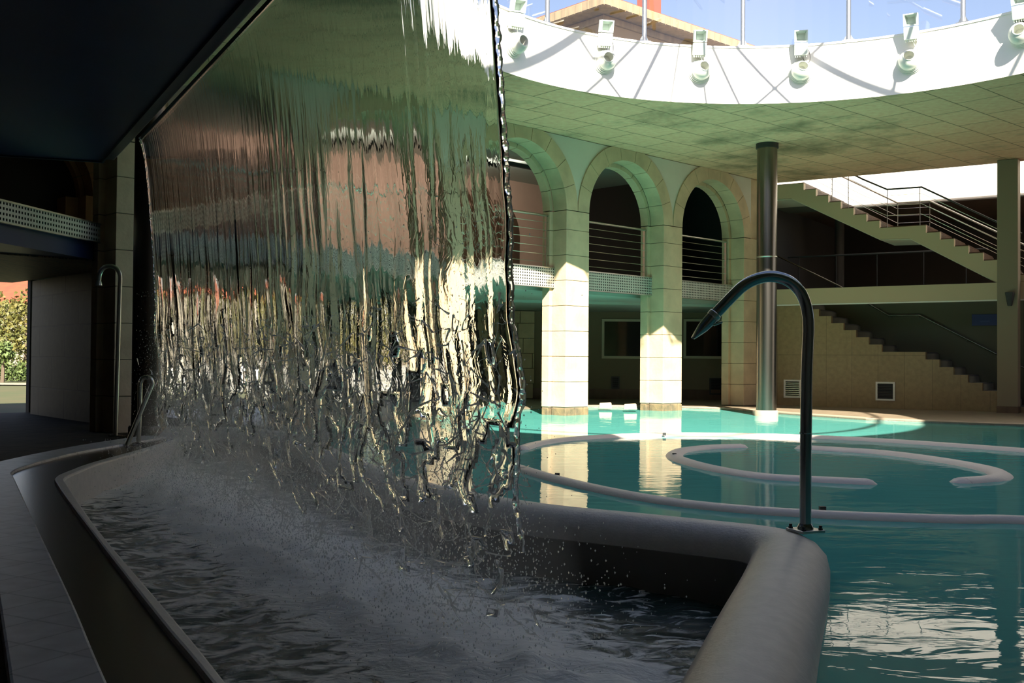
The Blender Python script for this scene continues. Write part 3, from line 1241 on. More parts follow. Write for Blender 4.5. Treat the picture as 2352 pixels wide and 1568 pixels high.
# ---- perforated panels and balcony rails between the piers
def perforated(fr, ta, tb_, dn, z0, z1, label, pu=.062, pv=.0575, hole=.5):
    t = thing('perforated_panel', label, 'panel', fr(ta, dn, z0), 'perforated balcony edge panels')
    mb = MB()
    nu = int(round((tb_ - ta - .04) / pu))
    nv = int(round((z1 - z0 - .02) / pv))
    pu = (tb_ - ta) / nu
    pv = (z1 - z0) / nv
    hu, hv = pu * hole / 2, pv * hole / 2
    for i in range(nu):
        for j in range(nv):
            cu, cv = ta + (i + .5) * pu, z0 + (j + .5) * pv
            b = len(mb.v)
            for du, dv in ((-pu / 2, -pv / 2), (pu / 2, -pv / 2), (pu / 2, pv / 2), (-pu / 2, pv / 2)):
                mb.v.append(fr(cu + du, dn, cv + dv))
            for du, dv in ((-hu, -hv), (hu, -hv), (hu, hv), (-hu, hv)):
                mb.v.append(fr(cu + du, dn, cv + dv))
            for k in range(4):
                l = (k + 1) % 4
                mb.f.append([b + k, b + l, b + 4 + l, b + 4 + k])
    o = mb.build('perforated_sheet', M_alu, t)
    so = o.modifiers.new('solid', 'SOLIDIFY')
    so.thickness = .004
    so.offset = 0
    e = MB()
    e.obox(fr(ta + .01, dn + .05, z0 + .01), fr.d * (tb_ - ta - .02), fr.n * .012, (0, 0, z1 - z0 - .02))
    e.build('backing_board', M_drain, t)  # added dark board, stands in for shade behind the holes
    e = MB()
    e.obox(fr(ta, dn - .012, z1 - .012), fr.d * (tb_ - ta), fr.n * .06, (0, 0, .022))
    e.build('top_edge', M_rail, t)
    e = MB()
    e.obox(fr(ta, dn - .006, z0 - .012), fr.d * (tb_ - ta), fr.n * .06, (0, 0, .014))
    e.build('bottom_edge', M_rail, t)
    return t


def railing(fr, ta, tb_, dn, zb, zt, label, ncab=6):
    t = thing('balcony_railing', label, 'railing', fr((ta + tb_) / 2, dn, zb), 'cable railings in the stone arches')
    mb = MB()
    mb.tube([fr(ta, dn, zt), fr(tb_ + .04, dn, zt)], .024, 10)
    mb.build('top_rail', M_rail, t, smooth=True)
    for q in (ta + .05, tb_ - .05):
        mb = MB()
        mb.obox(fr(q - .012, dn - .025, zb), fr.d * .024, fr.n * .05, (0, 0, zt - zb))
        mb.build('post', M_rail, t)
    for k in range(ncab):
        z = zb + (zt - zb) * (k + .75) / (ncab + .6)
        mb = MB()
        mb.tube([fr(ta, dn, z), fr((ta + tb_) / 2, dn, z - .004), fr(tb_, dn, z)], .006, 6)
        mb.build('cable', M_rail, t)
    return t


for k, nm in ((-3, 'far left'), (-2, 'left'), (-1, None), (0, None), (1, None)):
    tc = -.365 + SP * k + SP / 2
    pl = {-3: 'perforated metal balcony edge seen dimly through the far left of the falling water',
          -2: 'perforated metal balcony edge seen through the middle of the falling water',
          -1: 'sunlit perforated metal balcony edge between the falling water and brown-based pier',
          0: 'perforated metal balcony edge between the two sunlit piers',
          1: 'shaded perforated metal balcony edge behind the curved pipe nozzle'}[k]
    perforated(ARC, tc - RI, tc + RI, D1 - .05, 2.60, 3.0, pl)
    rl = {-3: 'balcony cable railing seen dimly through the far left of the falling water',
          -2: 'balcony cable railing seen through the middle of the falling water',
          -1: 'balcony cable railing in the arch with the pink wall behind',
          0: 'balcony cable railing in the middle arch, between the two sunlit piers',
          1: 'balcony cable railing in the narrow arch left of the steel column'}[k]
    railing(ARC, tc - R2, tc + R2, D1 + .06, 3.0, 4.07, rl)

# ---- left bay, turning towards the camera
GUP = Frame(GAR(0, -.84, 0), GAR.d)
for i, tc in enumerate((GAR.at(145, 480)[0] - 1.02, GAR.at(145, 480)[0] - 1.16 + SP)):
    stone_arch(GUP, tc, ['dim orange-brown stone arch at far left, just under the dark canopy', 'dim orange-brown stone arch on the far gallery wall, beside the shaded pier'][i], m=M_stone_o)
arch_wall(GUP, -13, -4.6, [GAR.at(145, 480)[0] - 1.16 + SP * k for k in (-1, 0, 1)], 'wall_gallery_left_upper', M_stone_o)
mb = MB()
mb.obox(ARC(-13.6, -4, 0), ARC.d * .2, ARC.n * 12.5, (0, 0, ZS))
mb.box(-13, -12.8, 8, 18, 0, ZS)
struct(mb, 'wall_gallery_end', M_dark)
mb = MB()
for k in (-1, 0, 1):
    c_ = GAR.at(145, 480)[0] - 1.16 + SP * k + SP / 2
    mb.obox(GUP(c_ - .34, .0, ZB), GUP.d * .68, GUP.n * .38, (0, 0, ZA - ZB))
    mb.obox(GUP(c_ - .57, .38, ZB), GUP.d * 1.14, GUP.n * .42, (0, 0, ZA - ZB))
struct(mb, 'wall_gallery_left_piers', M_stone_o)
perforated(LFT, -6.0, _pp.y * 0 + .12, -.04, 2.74, 3.0, 'long dim perforated metal balcony edge at far left under the orange arch')
mb = MB()
mb.prism([LFT(-7, .08, 2.5), LFT(.2, .08, 2.5), LFT(.2, 3.6, 2.5), LFT(-7, 5, 2.5)], (0, 0, .44))
struct(mb, 'floor_gallery_left', M_navy)
# dark pier-side wall under the left gallery, right of the garden opening
mb = MB()
a, b = az(75, 900, .05), az(232, 925, .05)
pa, pb = ay(72, 800, 19.3), ay(240, 800, 16.4)
mb.obox((pa.x, pa.y, .0), V((pb.x, pb.y, 0)) - V((pa.x, pa.y, 0)), (.05, .25, 0), (0, 0, 2.5))
struct(mb, 'wall_under_gallery_left', tile_mat('dark_stone_wall', (.10, .085, .065), (.085, .07, .055), (.03, .025, .02), .9, .55, .012, rough=.6, axis='XZ', offset=.5))

# ================================================================== STEEL COLUMNS
def steel_column(px, ybase, z0, r, label, m, D=None, seam=None):
    q = az(px, ybase, z0)
    if D:
        q = ay(px, ybase, D)
        q.z = z0
    t = thing('steel_column', label, 'column', (q.x, q.y, z0))
    o = V((q.x, q.y, 0))
    MB().rev([(r, z0 + .16), (r, ZS - .09)], o, (0, 0, 1), 48).build('shaft', m, t, smooth=True)
    MB().rev([(r * 1.12, ZS - .10), (r * 1.12, ZS - .002)], o, (0, 0, 1), 48).build('cap_ring', M_drain if m is M_steel_d else m, t, smooth=True)
    if seam:
        MB().rev([(r + .002, seam), (r + .006, seam + .006), (r + .006, seam + .022), (r + .002, seam + .028)], o, (0, 0, 1), 48).build('seam_band', M_rail, t, smooth=True)
    MB().rev([(r * 1.17, z0), (r * 1.17, z0 + .15), (r * 1.1, z0 + .17)], o, (0, 0, 1), 48).build('base_collar', M_coping if m is M_steel_d else m, t, smooth=True)
    return t


cq = ay(1760, 940, 21.7)
steel_column(1760, 940, -.05, .207, 'tall polished steel column standing at the pool edge right of the arches', M_steel_d, D=21.7, seam=3.28)
steel_column(338, 1003, .05, .205, 'tall dark bronze round column at the left edge of the falling water', M_brownc, D=13.75)

# ================================================================== CANOPY
farc = az(262, 372, 3.5)
farl = az(-40, 352, 3.5)
nearc = LIP0 + LD * (LLEN + .15)
nearc.z = 3.5
t = thing('canopy', 'large dark navy overhead canopy at top left, pouring the falling water', 'canopy', (farc.x, farc.y, 3.5))
ln = LN * -.145
lfar = V((farl.x, farl.y, 3.5))
lnear = V((nearc.x - 5.5, nearc.y - 2.2, 3.5))
MB().prism([farc + ln, nearc + ln, lnear, lfar], (0, 0, .42)).build('soffit_panel', M_navy, t)
mb = MB()
mb.prism([farc + V((0, 0, .02)), nearc + V((0, 0, .02)), nearc + ln + V((0, 0, .02)), farc + ln + V((0, 0, .02))], (0, 0, .42))
mb.build('spill_lip', M_navyf, t, bevel=.01)
mb = MB()
mb.obox(farc + ln + V((0, 0, -.03)), nearc - farc, LN * .02, (0, 0, .05))
mb.build('drip_edge', M_navyf, t)
mb = MB()
mb.obox(lfar + V((0, 0, -.02)), farc + ln - lfar, V((0, .04, 0)), (0, 0, .16))
mb.build('end_fascia', M_navyf, t)

# ================================================================== FALLING WATER
wt = thing('falling_water', 'wide clear sheet of falling water breaking into splash above the basin', 'waterfall', (FOOT1.x, FOOT1.y, ZW))
HEND = DROP - .2


def edge_u(u, h):
    """ragged right and left edges"""
    s = u / LLEN
    w = max(0, h - 1.2) / 2.5
    wob = .10 * w * noise.noise(V((h * 3.1, 4, 0))) + .05 * w * noise.noise(V((h * 7, 9, 0)))
    fl = .018 * h + wob
    return u + fl * s * s


def wob(u, h, side):
    """real out-of-plane ripple, growing with the drop"""
    g = max(0, h - .7)
    return (.003 * g * noise.noise(V((u * 4 + side * 40, h * 1.2, 0))) + .018 * g * g * noise.noise(V((u * 3.2, h * 2.2, 5))) + .0012 * min(h, 1.5) * noise.noise(V((u * 16 + side * 31, h * 1.1, 2))))


NU, NV = 360, 120
me_v, me_f, me_uv = [], [], []
vid = {}


def sheet_vert(i, j, side):
    k = (i, j, side)
    if k not in vid:
        u = LLEN * i / NU
        h = HEND * j / NV
        th = (.011 if side else 0)
        edge = min(i, NU - i)
        if edge == 0:
            th *= .25
        q = sheet_pt(edge_u(u, h), h, wob(u, h, side) + th)
        vid[k] = len(me_v)
        me_v.append(q)
        me_uv.append((u + side * 57.3, h))
    return vid[k]


def hole(i, j):
    h = HEND * (j + .5) / NV
    u = LLEN * (i + .5) / NU
    if h < 1.95:
        return False
    x = (h - 1.95) / 1.45
    return noise.noise(V((u * 5.5, h * 5.0, 11))) * .75 + .35 * noise.noise(V((u * 12, h * 11, 3))) > .62 - x * 1.0


alive = [[not hole(i, j) for j in range(NV)] for i in range(NU)]
for i in range(NU):
    for j in range(NV):
        if not alive[i][j]:
            continue
        a = [sheet_vert(i, j, 0), sheet_vert(i + 1, j, 0), sheet_vert(i + 1, j + 1, 0), sheet_vert(i, j + 1, 0)]
        b = [sheet_vert(i, j, 1), sheet_vert(i + 1, j, 1), sheet_vert(i + 1, j + 1, 1), sheet_vert(i, j + 1, 1)]
        me_f.append(a)
        me_f.append(b[::-1])
        for di, dj, p, q_ in ((-1, 0, 3, 0), (1, 0, 1, 2), (0, -1, 0, 1), (0, 1, 2, 3)):
            ii, jj = i + di, j + dj
            if 0 <= ii < NU and not (0 <= jj < NV and alive[ii][jj]):
                me_f.append([a[q_], a[p], b[p], b[q_]])
me = bpy.data.meshes.new('water_sheet')
loc = wt.location
me.from_pydata([tuple(q - loc) for q in me_v], [], me_f)
uvl = me.uv_layers.new(name='UVMap')
for lp in me.loops:
    uvl.data[lp.index].uv = me_uv[lp.vertex_index]
me.materials.append(M_sheet)
for p in me.polygons:
    p.use_smooth = True
me.update()
o = bpy.data.objects.new('water_sheet', me)
col.objects.link(o)
o.parent = wt
import bmesh
bm = bmesh.new()
bm.from_mesh(me)
bmesh.ops.recalc_face_normals(bm, faces=bm.faces)
bm.to_mesh(me)
bm.free()

# beaded ropes of water along the two free edges
rr = random.Random(5)
for nm, ue in (('edge_rope', LLEN), ('edge_rope', 0.)):
    pts, rad = [], []
    for k in range(230):
        h = .02 + (HEND - .35) * k / 229
        pts.append(sheet_pt(edge_u(ue, h), h, wob(ue, h, 0) + .005) + LD * (.004 * math.sin(k * .9) + (.013 if ue else -.013)))
        rad.append((.0085 + .009 * abs(noise.noise(V((h * 22, 1, ue)))) + .004 * rr.random()) * (1 if ue else 1.25))
    MB().tube(pts, rad, 8).build(nm, M_fil if False else spray_mat('edge_beads_%d' % int(ue > 0), .06, (.95, .94, .88)), wt, smooth=True)

# net of strands where the sheet tears open
rr = random.Random(8)
mb = MB()
cell = .078
nuc, nvc = int(LLEN / cell), int(1.5 / (cell * .87))


def node_pt(i, j):
    u = (i + .5 * (j % 2)) * cell + .055 * noise.noise(V((i * 3.1, j * 2.7, 1))) * 1.2
    h = 2.1 + j * cell * .87 + .06 * noise.noise(V((i * 2.3, j * 3.9, 6))) * 1.2
    g = (h - 1.9) / 1.6
    off = .26 * g * noise.noise(V((u * 2.4, h * 2.6, 8))) + .10 * g * noise.noise(V((u * 7, h * 7, 3)))
    return u, h, off


def strand(p, q, r0):
    m_ = (p + q) / 2 + V((rr.uniform(-1, 1), rr.uniform(-1, 1), rr.uniform(-1.4, .4))) * (p - q).length * .22
    pts = [p * (1 - t) ** 2 + m_ * 2 * t * (1 - t) + q * t * t for t in (0, .2, .4, .6, .8, 1)]
    mb.tube(pts, [r0 * 1.5, r0, r0 * .75, r0 * .75, r0, r0 * 1.5], 5, caps=False)


for i in range(nuc):
    for j in range(nvc):
        u, h, off = node_pt(i, j)
        dens = min(1, .22 + (h - 2.1) * 1.0)
        if h > 2.95:
            dens *= .5
        p = sheet_pt(edge_u(u, h), h, off)
        for di, dj in ((1, 0), (-(1 - j % 2), 1), (j % 2, 1)):
            if rr.random() > dens * .8:
                continue
            a, b, c = node_pt(i + di, j + dj)
            if a > LLEN + .15:
                continue
            q_ = sheet_pt(edge_u(a, b), b, c)
            strand(p, q_, rr.choice((.0014, .0018, .0024, .0036, .005)))
# loose curling tongues thrown off the foot
for k in range(200):
    u = rr.uniform(0, LLEN + .1)
    h = rr.uniform(2.15, 2.95)
    p = sheet_pt(edge_u(u, h), h, rr.gauss(0, .14))
    d = V((rr.gauss(0, .055), rr.gauss(0, .055), rr.uniform(-.08, .08)))
    e = d + V((rr.gauss(0, .05), rr.gauss(0, .05), rr.uniform(-.10, .02)))
    mb.tube(smooth_path([p, p + d * .5, p + d * .8, p + d * .4 + e * .6], 4), [.002 + .004 * math.sin(PI * q / 12) for q in range(13)], 5, caps=False)
o = mb.build('splash_strands', M_fil, wt, smooth=True)
o['kind'] = 'stuff'

# spray drops round the foot
mb = MB()
OCT = [V((1, 0, 0)), V((-1, 0, 0)), V((0, 1, 0)), V((0, -1, 0)), V((0, 0, 1)), V((0, 0, -1))]
OCF = [[0, 2, 4], [2, 1, 4], [1, 3, 4], [3, 0, 4], [2, 0, 5], [1, 2, 5], [3, 1, 5], [0, 3, 5]]
for k in range(42000):
    zz = min(abs(rr.gauss(0, .85)), 2.0)
    u = rr.uniform(-.1, LLEN + (.12 if zz < .4 else -.12))
    h = DROP - zz - .0
    p = sheet_pt(edge_u(u, h), h, rr.gauss(0, .30 if zz < .5 else .13))
    if zz > 1.7 and rr.random() < .6:
        continue
    r = rr.choice((.0016, .002, .0026, .0036)) * (1.25 if zz < .5 else 1)
    b = len(mb.v)
    st_ = V((1, 1, rr.uniform(1, 2.2)))
    mb.v += [p + V((c.x * st_.x, c.y * st_.y, c.z * st_.z)) * r for c in OCT]
    mb.f += [[i + b for i in f] for f in OCF]
o = mb.build('spray_drops', M_drop, wt, smooth=True)
o['kind'] = 'stuff'

# mist hanging along the foot
def mist_body(w, hgt, dens, name):
    mb = MB()
    n, k = 26, 16
    for i in range(n + 1):
        s = i / n
        c = FOOT0 + (FOOT1 - FOOT0) * (-.02 + 1.05 * s) + LN * .05
        en = min(1, min(s, 1 - s) * 9 + .05) ** .5
        wv = w * en * (.85 + .3 * noise.noise(V((s * 9, 1, w))))
        hv = hgt * en * (.85 + .45 * noise.noise(V((s * 11, 5, w))))
        for a in range(k):
            th = PI * a / (k - 1)
            mb.v.append(V((c.x, c.y, ZW - .1)) + LN * (wv * math.cos(th)) + V((0, 0, .1 + hv * math.sin(th))))
    for i in range(n):
        for a in range(k):
            b = (a + 1) % k
            mb.f.append([i * k + a, i * k + b, (i + 1) * k + b, (i + 1) * k + a])
    mb.f.append(list(range(k))[::-1])
    mb.f.append([n * k + a for a in range(k)])
    o = mb.build(name, mist_mat(dens), wt)
    o['kind'] = 'stuff'


mist_body(.60, 1.70, .14, 'mist')
mist_body(.42, .62, .10, 'dense_mist')

# ================================================================== STAIRS
ST = .305


def stair_profile(s0, z0, n1, land, n2, rise, run=ST):
    """descending nosing line: list of (s, z)"""
    p = [(s0, z0)]
    s, z = s0, z0
    for k in range(n1):
        z -= rise
        p.append((s, z))
        s += run
        p.append((s, z))
    p.pop()
    s = land
    p.append((s, z))
    for k in range(n2):
        z -= rise
        p.append((s, z))
        s += run
        p.append((s, z))
    return p


up = [(-.9, 5.60), (.66, 5.60)]
for k in range(1, 8):
    z = 5.60 - .178 * k
    s = .66 + .308 * (k - 1)
    up += [(s, z), (s + .308 if k < 7 else 3.57, z)]
z = up[-1][1]
for k in range(7):
    z -= .178
    s = 3.57 + .31 * k
    up += [(s, z), (s + .31, z)]
upb = [(up[-1][0], 2.96), (5.10, 2.96), (3.20, 4.07), (2.51, 4.09), (.33, 5.25), (-.9, 5.26)]
t = thing('staircase', 'cream concrete staircase descending from upper left to the square pillar, above the beam', 'stairs', WST(2.5, .7, 2.98))
MB().prism([WST(s, 0, z) for s, z in up + upb], WST.n * .14).build('stringer', M_beam, t)
MB().prism([WST(s, .14, z - .02) for s, z in up + upb], WST.n * 1.3).build('flight', M_whitew, t)
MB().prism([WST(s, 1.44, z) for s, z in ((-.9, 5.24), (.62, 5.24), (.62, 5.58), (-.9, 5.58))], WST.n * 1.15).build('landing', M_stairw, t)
treads = [i for i in range(len(up) - 1) if abs(up[i][1] - up[i + 1][1]) < 1e-6]
for i in treads:
    (s0, z0), (s1, z1) = up[i], up[i + 1]
    mb = MB()
    mb.obox(WST(s0 - .02, .10, z0 - .002), WST.d * (s1 - s0 + .0), WST.n * 1.34, (0, 0, .035))
    if i > 0:
        mb.obox(WST(s0 - .03, .145, z0 + .0), WST.d * .03, WST.n * 1.29, (0, 0, .178))
    mb.build('tread', M_brown if i else M_brown, t)


def stair_rail(pts, dn, label, m, drops, posts, zdrop=.92, ncab=4, group='stair railings'):
    a = pts[0]
    t = thing('stair_railing', label, 'railing', WST(pts[1][0], dn, pts[1][1] - .9), group)
    mb = MB()
    mb.tube([WST(s, dn, z) for s, z in pts], .022, 10)
    mb.build('handrail', m, t, smooth=True)
    for s in posts:
        for (s0, z0), (s1, z1) in zip(pts, pts[1:]):
            if s0 <= s <= s1:
                z = z0 + (z1 - z0) * (s - s0) / (s1 - s0)
                mb = MB()
                mb.tube([WST(s, dn, z), WST(s, dn, z - zdrop)], .010, 8)
                mb.build('post', M_steel_d, t, smooth=True)
                break
    for k in range(ncab):
        dz = .15 + (zdrop - .2) * k / (ncab - .0)
        mb = MB()
        mb.tube([WST(s, dn, z - dz) for s, z in pts], .006, 6)
        mb.build('cable', M_rail, t)


stair_rail([(.9, 6.3), (2.09, 5.58), (2.67, 5.28), (3.46, 5.27), (5.6, 4.04)], .07, 'dark front handrail of the upper stair, seen against the bright wall', M_darkrail, 0, (1.35, 1.75, 2.67, 3.42), ncab=3)
stair_rail([(.9, 6.10), (2.62, 5.12), (3.38, 5.11), (5.6, 3.85)], 1.3, 'steel back railing with cables along the far side of the upper stair', M_rail, 0, (2.62, 3.38), ncab=4)
# lower stair with its tiled side
lo = [(-.25, 2.58), (.75, 2.58)]
for k in range(1, 8):
    z = 2.58 - .1757 * k
    s = .75 + .303 * (k - 1)
    lo += [(s, z), (s + .303 if k < 7 else 3.565, z)]
z = lo[-1][1]
for k in range(7):
    z -= .1757
    s = 3.565 + .308 * k
    lo += [(s, max(z, .06)), (s + .308, max(z, .06))]
t = thing('staircase', 'lower staircase with beige tiled side wall, descending right under the cream beam', 'stairs', WST(2.5, .7, .03))
wallp = [(s, z + .03) for s, z in lo] + [(lo[-1][0], .02), (-.25, .02)]
# tiled side is built in its own axes so the tiles run with the wall
mb = MB()
mb.prism([V((s, 0, z)) for s, z in wallp], (0, .12, 0))
o = mb.build('side_wall', M_beige)
o.parent = t
o.location = WST(0, 0, 0) - t.location
o.rotation_euler = (0, 0, math.atan2(WST.d.y, WST.d.x))
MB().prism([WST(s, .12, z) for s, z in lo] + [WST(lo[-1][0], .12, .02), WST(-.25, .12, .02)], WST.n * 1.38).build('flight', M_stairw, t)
for i in range(len(lo) - 1):
    (s0, z0), (s1, z1) = lo[i], lo[i + 1]
    if abs(z0 - z1) < 1e-6:
        MB().obox(WST(s0 - .015, .12, z0), WST.d * (s1 - s0 + .0), WST.n * 1.36, (0, 0, .03)).build('tread', M_drain, t)
MB().obox(WST(0, 0, 0), (0, 0, 0), (0, 0, 0), (0, 0, 0))
vent(1801, 1840, 872, 913, WST, 'white framed louvre vent in the beige tiled wall beside the steel column', M_white, M_rail, 8, None)
vent(2012, 2056, 877, 919, WST, 'white framed dark vent in the beige tiled wall, right of the curved pipe', M_white, M_drain, 10, None)
# beam, pillar, back walls
mb = MB()
mb.obox(WST(-.62, -.04, 2.55), WST.d * 14, WST.n * .34, (0, 0, .40))
struct(mb, 'trim_beam', M_beam)
mb = MB()
mb.obox(WST(-.62, -.055, 2.535), WST.d * 14, WST.n * .03, (0, 0, .03))
struct(mb, 'trim_beam_edge', M_white)
p0 = WST.at(2290, 640, -.42)[0]
p1 = WST.at(2338, 640, -.42)[0]
t = thing('square_pillar', 'square greenish concrete pillar at far right in front of the stairs', 'pillar', WST((p0 + p1) / 2, -.22, .03))
MB().obox(WST(p0, -.42, .17), WST.d * (p1 - p0), WST.n * .38, (0, 0, ZS - .175)).build('shaft', M_wall_g, t, bevel=.01)
MB().obox(WST(p0 - .01, -.43, .03), WST.d * (p1 - p0 + .02), WST.n * .39, (0, 0, .14)).build('plinth', M_brown, t)
mb = MB()
mb.obox(WST(-.6, 1.55, .0), WST.d * 14, WST.n * .15, (0, 0, 2.96))
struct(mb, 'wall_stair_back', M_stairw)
mb = MB()
mb.obox(WST(-.8, 1.7, 2.56), WST.d * 15, WST.n * 5.5, (0, 0, .4))
struct(mb, 'floor_upper', M_hall)
mb = MB()
mb.obox(WST(-3, 7.2, 2.9), WST.d * 18, WST.n * .2, (0, 0, 2.8))
struct(mb, 'wall_upper_back', M_dark)
mb = MB()
mb.obox(WST(-.75, .35, .0), WST.d * .14, WST.n * 6.9, (0, 0, 5.6))
struct(mb, 'wall_stair_side', M_dark)
mb = MB()
mb.obox(WST(-2, 2.62, 5.30), WST.d * 17, WST.n * 4.9, (0, 0, .25))
struct(mb, 'ceiling_upper', M_brown)
mb = MB()
mb.obox(WST(-2, 2.60, 5.28), WST.d * 17, WST.n * .22, (0, 0, 3.2))
struct(mb, 'wall_upper_white', M_white)
mb = MB()
mb.obox(WST(-2.2, -.32, ZS + .44), WST.d * 18, WST.n * .3, (0, 0, 1.74))
struct(mb, 'wall_terrace', M_white)  # unseen wall added on the slab edge to keep sun off the stairs
mb = MB()
mb.obox(WST(p1 + .02, .30, .0), WST.d * 9, WST.n * .1, (0, 0, 2.56))
struct(mb, 'wall_right_lower', M_dark)
# dim things on the upper landing; dark column colour stands in for shade
for sx, lb in ((1.9, 'dim slender column on the upper floor, under the stair'), ):
    q = WST.at(750, 500, 4.)
mb = MB()
s_ = WST.at(1928, 600, 4.0)[0]
mb.rev([(.13, 2.96), (.13, 5.3)], WST(s_, 4.0, 0), (0, 0, 1), 20)
tag(mb.build('slender_column', M_dark, smooth=True), 'dim slender round column on the dark upper floor, seen below the stair', 'column')
t = thing('landing_railing', 'thin dim handrail with posts along the edge of the dark upper floor', 'railing', WST(1.8, 1.95, 2.96))
MB().tube([WST(-.4, 1.95, 3.95), WST(4.6, 1.95, 3.93)], .022, 8).build('handrail', M_drain, t, smooth=True)
for s in (-.1, .9, 1.95, 3.1, 4.1):
    MB().tube([WST(s, 1.95, 2.96), WST(s, 1.95, 3.94)], .014, 8).build('post', M_drain, t, smooth=True)
t = thing('stair_handrail', 'thin steel handrail on the wall of the lower stair, bent flat at the landing', 'handrail', WST(2.5, 1.5, 2.3))
hp = [(-.57, 3.98), (1.14, 3.09), (1.86, 2.62), (2.37, 2.31), (3.11, 2.31), (5.6, .95)]
hr_ = MB().tube([WST(s, 1.46, z) for s, z in hp], .021, 10).build('handrail', M_steel_d, t, smooth=True)
for s, z in ((1.5, 2.85), (2.4, 2.31), (3.1, 2.31), (4.2, 1.71)):
    MB().tube([WST(s, 1.46, z - .02), WST(s, 1.50, z - .06), WST(s, 1.56, z - .06)], .008, 6).build('bracket', M_rail, hr_)
s0, z1 = WST.at(2232, 722, 1.52)
s1, z0 = WST.at(2291, 747, 1.52)
t = thing('wall_sign', 'small blue sign on the stair wall just left of the square pillar', 'sign', WST((s0 + s1) / 2, 1.52, z0))
MB().obox(WST(s0, 1.52, z0), WST.d * (s1 - s0 + .12), WST.n * .028, (0, 0, z1 - z0)).build('plate', M_blue, t, bevel=.004)
MB().obox(WST(s0 + .18, 1.516, z0 + .10), WST.d * .22, WST.n * .004, (0, 0, .012)).build('printed_line', M_bluel, t)
a = WST.at(2308, 672, -.43)
b = WST.at(2331, 702, -.43)
t = thing('wall_lamp', 'small dark wedge wall lamp on the square pillar at beam height', 'lamp', WST((a[0] + b[0]) / 2, -.43, b[1]))
P = [WST(a[0] + .02, -.425, a[1]), WST(b[0] - .02, -.425, a[1]), WST(b[0] - .04, -.425, b[1]), WST(a[0] + .08, -.425, b[1])]
mb = MB()
w_ = b[0] - a[0]
mb.add([WST(a[0], -.425, a[1]), WST(b[0], -.425, a[1]), WST(b[0] - .05, -.425, b[1]), WST(a[0] + .05, -.425, b[1]),
        WST(a[0] + .02, -.56, a[1]), WST(b[0] - .02, -.56, a[1]), WST(b[0] - .07, -.46, b[1]), WST(a[0] + .07, -.46, b[1])],
       [[0, 1, 2, 3], [4, 7, 6, 5], [0, 4, 5, 1], [1, 5, 6, 2], [2, 6, 7, 3], [3, 7, 4, 0]])
mb.build('shade', M_drain, t, bevel=.008)
MB().obox(WST(a[0] + .05, -.435, b[1] + .03), WST.d * (w_ - .1), WST.n * .014, (0, 0, a[1] - b[1] - .06)).build('back_plate', M_wall_g, t)

# ================================================================== POOL LEDGES
def ledge(pxs, label, w=.12, top=.05, z=.03, extra_start=(), extra_end=(), taper=True, drains=()):
    pts = list(extra_start) + [az(x, y, z) for x, y in pxs] + list(extra_end)
    pts = [V((p[0], p[1], 0)) for p in pts]
    path = smooth_path(pts, 5)
    t = thing('pool_ledge', label, 'ledge', (path[len(path) // 2].x, path[len(path) // 2].y, 0), 'curved pool ledges')
    mb = sweep(path, wall_profile(w, top, -1.14, w * .85))
    for i, k in ((0, 0), (len(path) - 1, 1)):
        mb.rev([(w, -1.14), (w, top - w * .85), (w * .87, top - w * .42), (w * .5, top - w * .12), (.004, top)], path[i], (0, 0, 1), 16, caps=False)
    mb.build('ledge_wall', M_ringwall, t, smooth=True)
    for x, y in drains:
        q = az(x, y, top)
        MB().obox(V((q.x - .022, q.y - .02, top - .03)), (.044, 0, 0), (0, .04, 0), (0, 0, .038)).build('jet_cap', M_drain, t)
    return path


ledge([(1176, 1066), (1215, 1078), (1290, 1099), (1400, 1124), (1540, 1148), (1700, 1165), (1850, 1175), (2000, 1182), (2200, 1188), (2352, 1190)],
      'long pale curved ledge sweeping across the pool in front of the spiral', w=.10, extra_end=[V((4.9, 6.95, 0)), V((6.2, 7.5, 0))], drains=[(1280, 1088), (1889, 1165)])
ledge([(1200, 1026), (1240, 1015), (1330, 1004), (1480, 997), (1600, 996), (1750, 998), (1900, 1003), (2050, 1011), (2200, 1021), (2352, 1032)],
      'pale ledge arcing across the back of the pool, partly sunlit', w=.12, extra_end=[V((7.4, 12.2, 0)), V((8.2, 10.6, 0))], drains=[(1526, 995)])
ledge([(1988, 1103), (1900, 1099), (1770, 1092), (1680, 1080), (1600, 1063), (1552, 1046), (1560, 1033), (1620, 1025), (1700, 1022)],
      'inner spiral ledge with rounded left end, left of the pipe stem', w=.125, drains=[(1549, 1042)])
ledge([(1845, 1025), (1930, 1030), (2030, 1037), (2130, 1049), (2230, 1065), (2290, 1080), (2290, 1093), (2210, 1100)],
      'inner spiral ledge with rounded right end, right of the pipe stem', w=.15)
# low sunken cross wall seen through the water
pa, pb = az(2000, 1172, -.06), az(2090, 1133, -.06)
mb = MB()
e = pb - pa
nn = V((-e.y, e.x, 0)).normalized() * .12
mb.obox(pa - nn - V((0, 0, 1.05)), e, nn * 2, (0, 0, 1.03))
tag(mb.build('sunken_wall', M_ringwall, bevel=.03), 'sunken cross wall under the water between the front ledge and spiral', 'ledge')

# two stone blocks on the pool edge
for i, (x, y, lb) in enumerate(((1390, 937, 'pale stone block on the pool edge, left of the pair between the sunlit piers'), (1447, 940, 'pale stone block on the pool edge, right of the pair between the sunlit piers'))):
    q = az(x, y, .045)
    mb = MB()
    a_ = ARC.d
    mb.add([q + V(v) for v in [(-.15, -.08, 0), (.15, -.1, 0), (.15, .1, 0), (-.14, .08, 0), (-.13, -.06, .12), (.13, -.08, .13), (.14, .08, .13), (-.12, .07, .115)]],
           [[0, 3, 2, 1], [4, 5, 6, 7], [0, 1, 5, 4], [1, 2, 6, 5], [2, 3, 7, 6], [3, 0, 4, 7]])
    tag(mb.build('stone_block', M_stone, bevel=.015), lb, 'block', 'blocks on the pool edge')

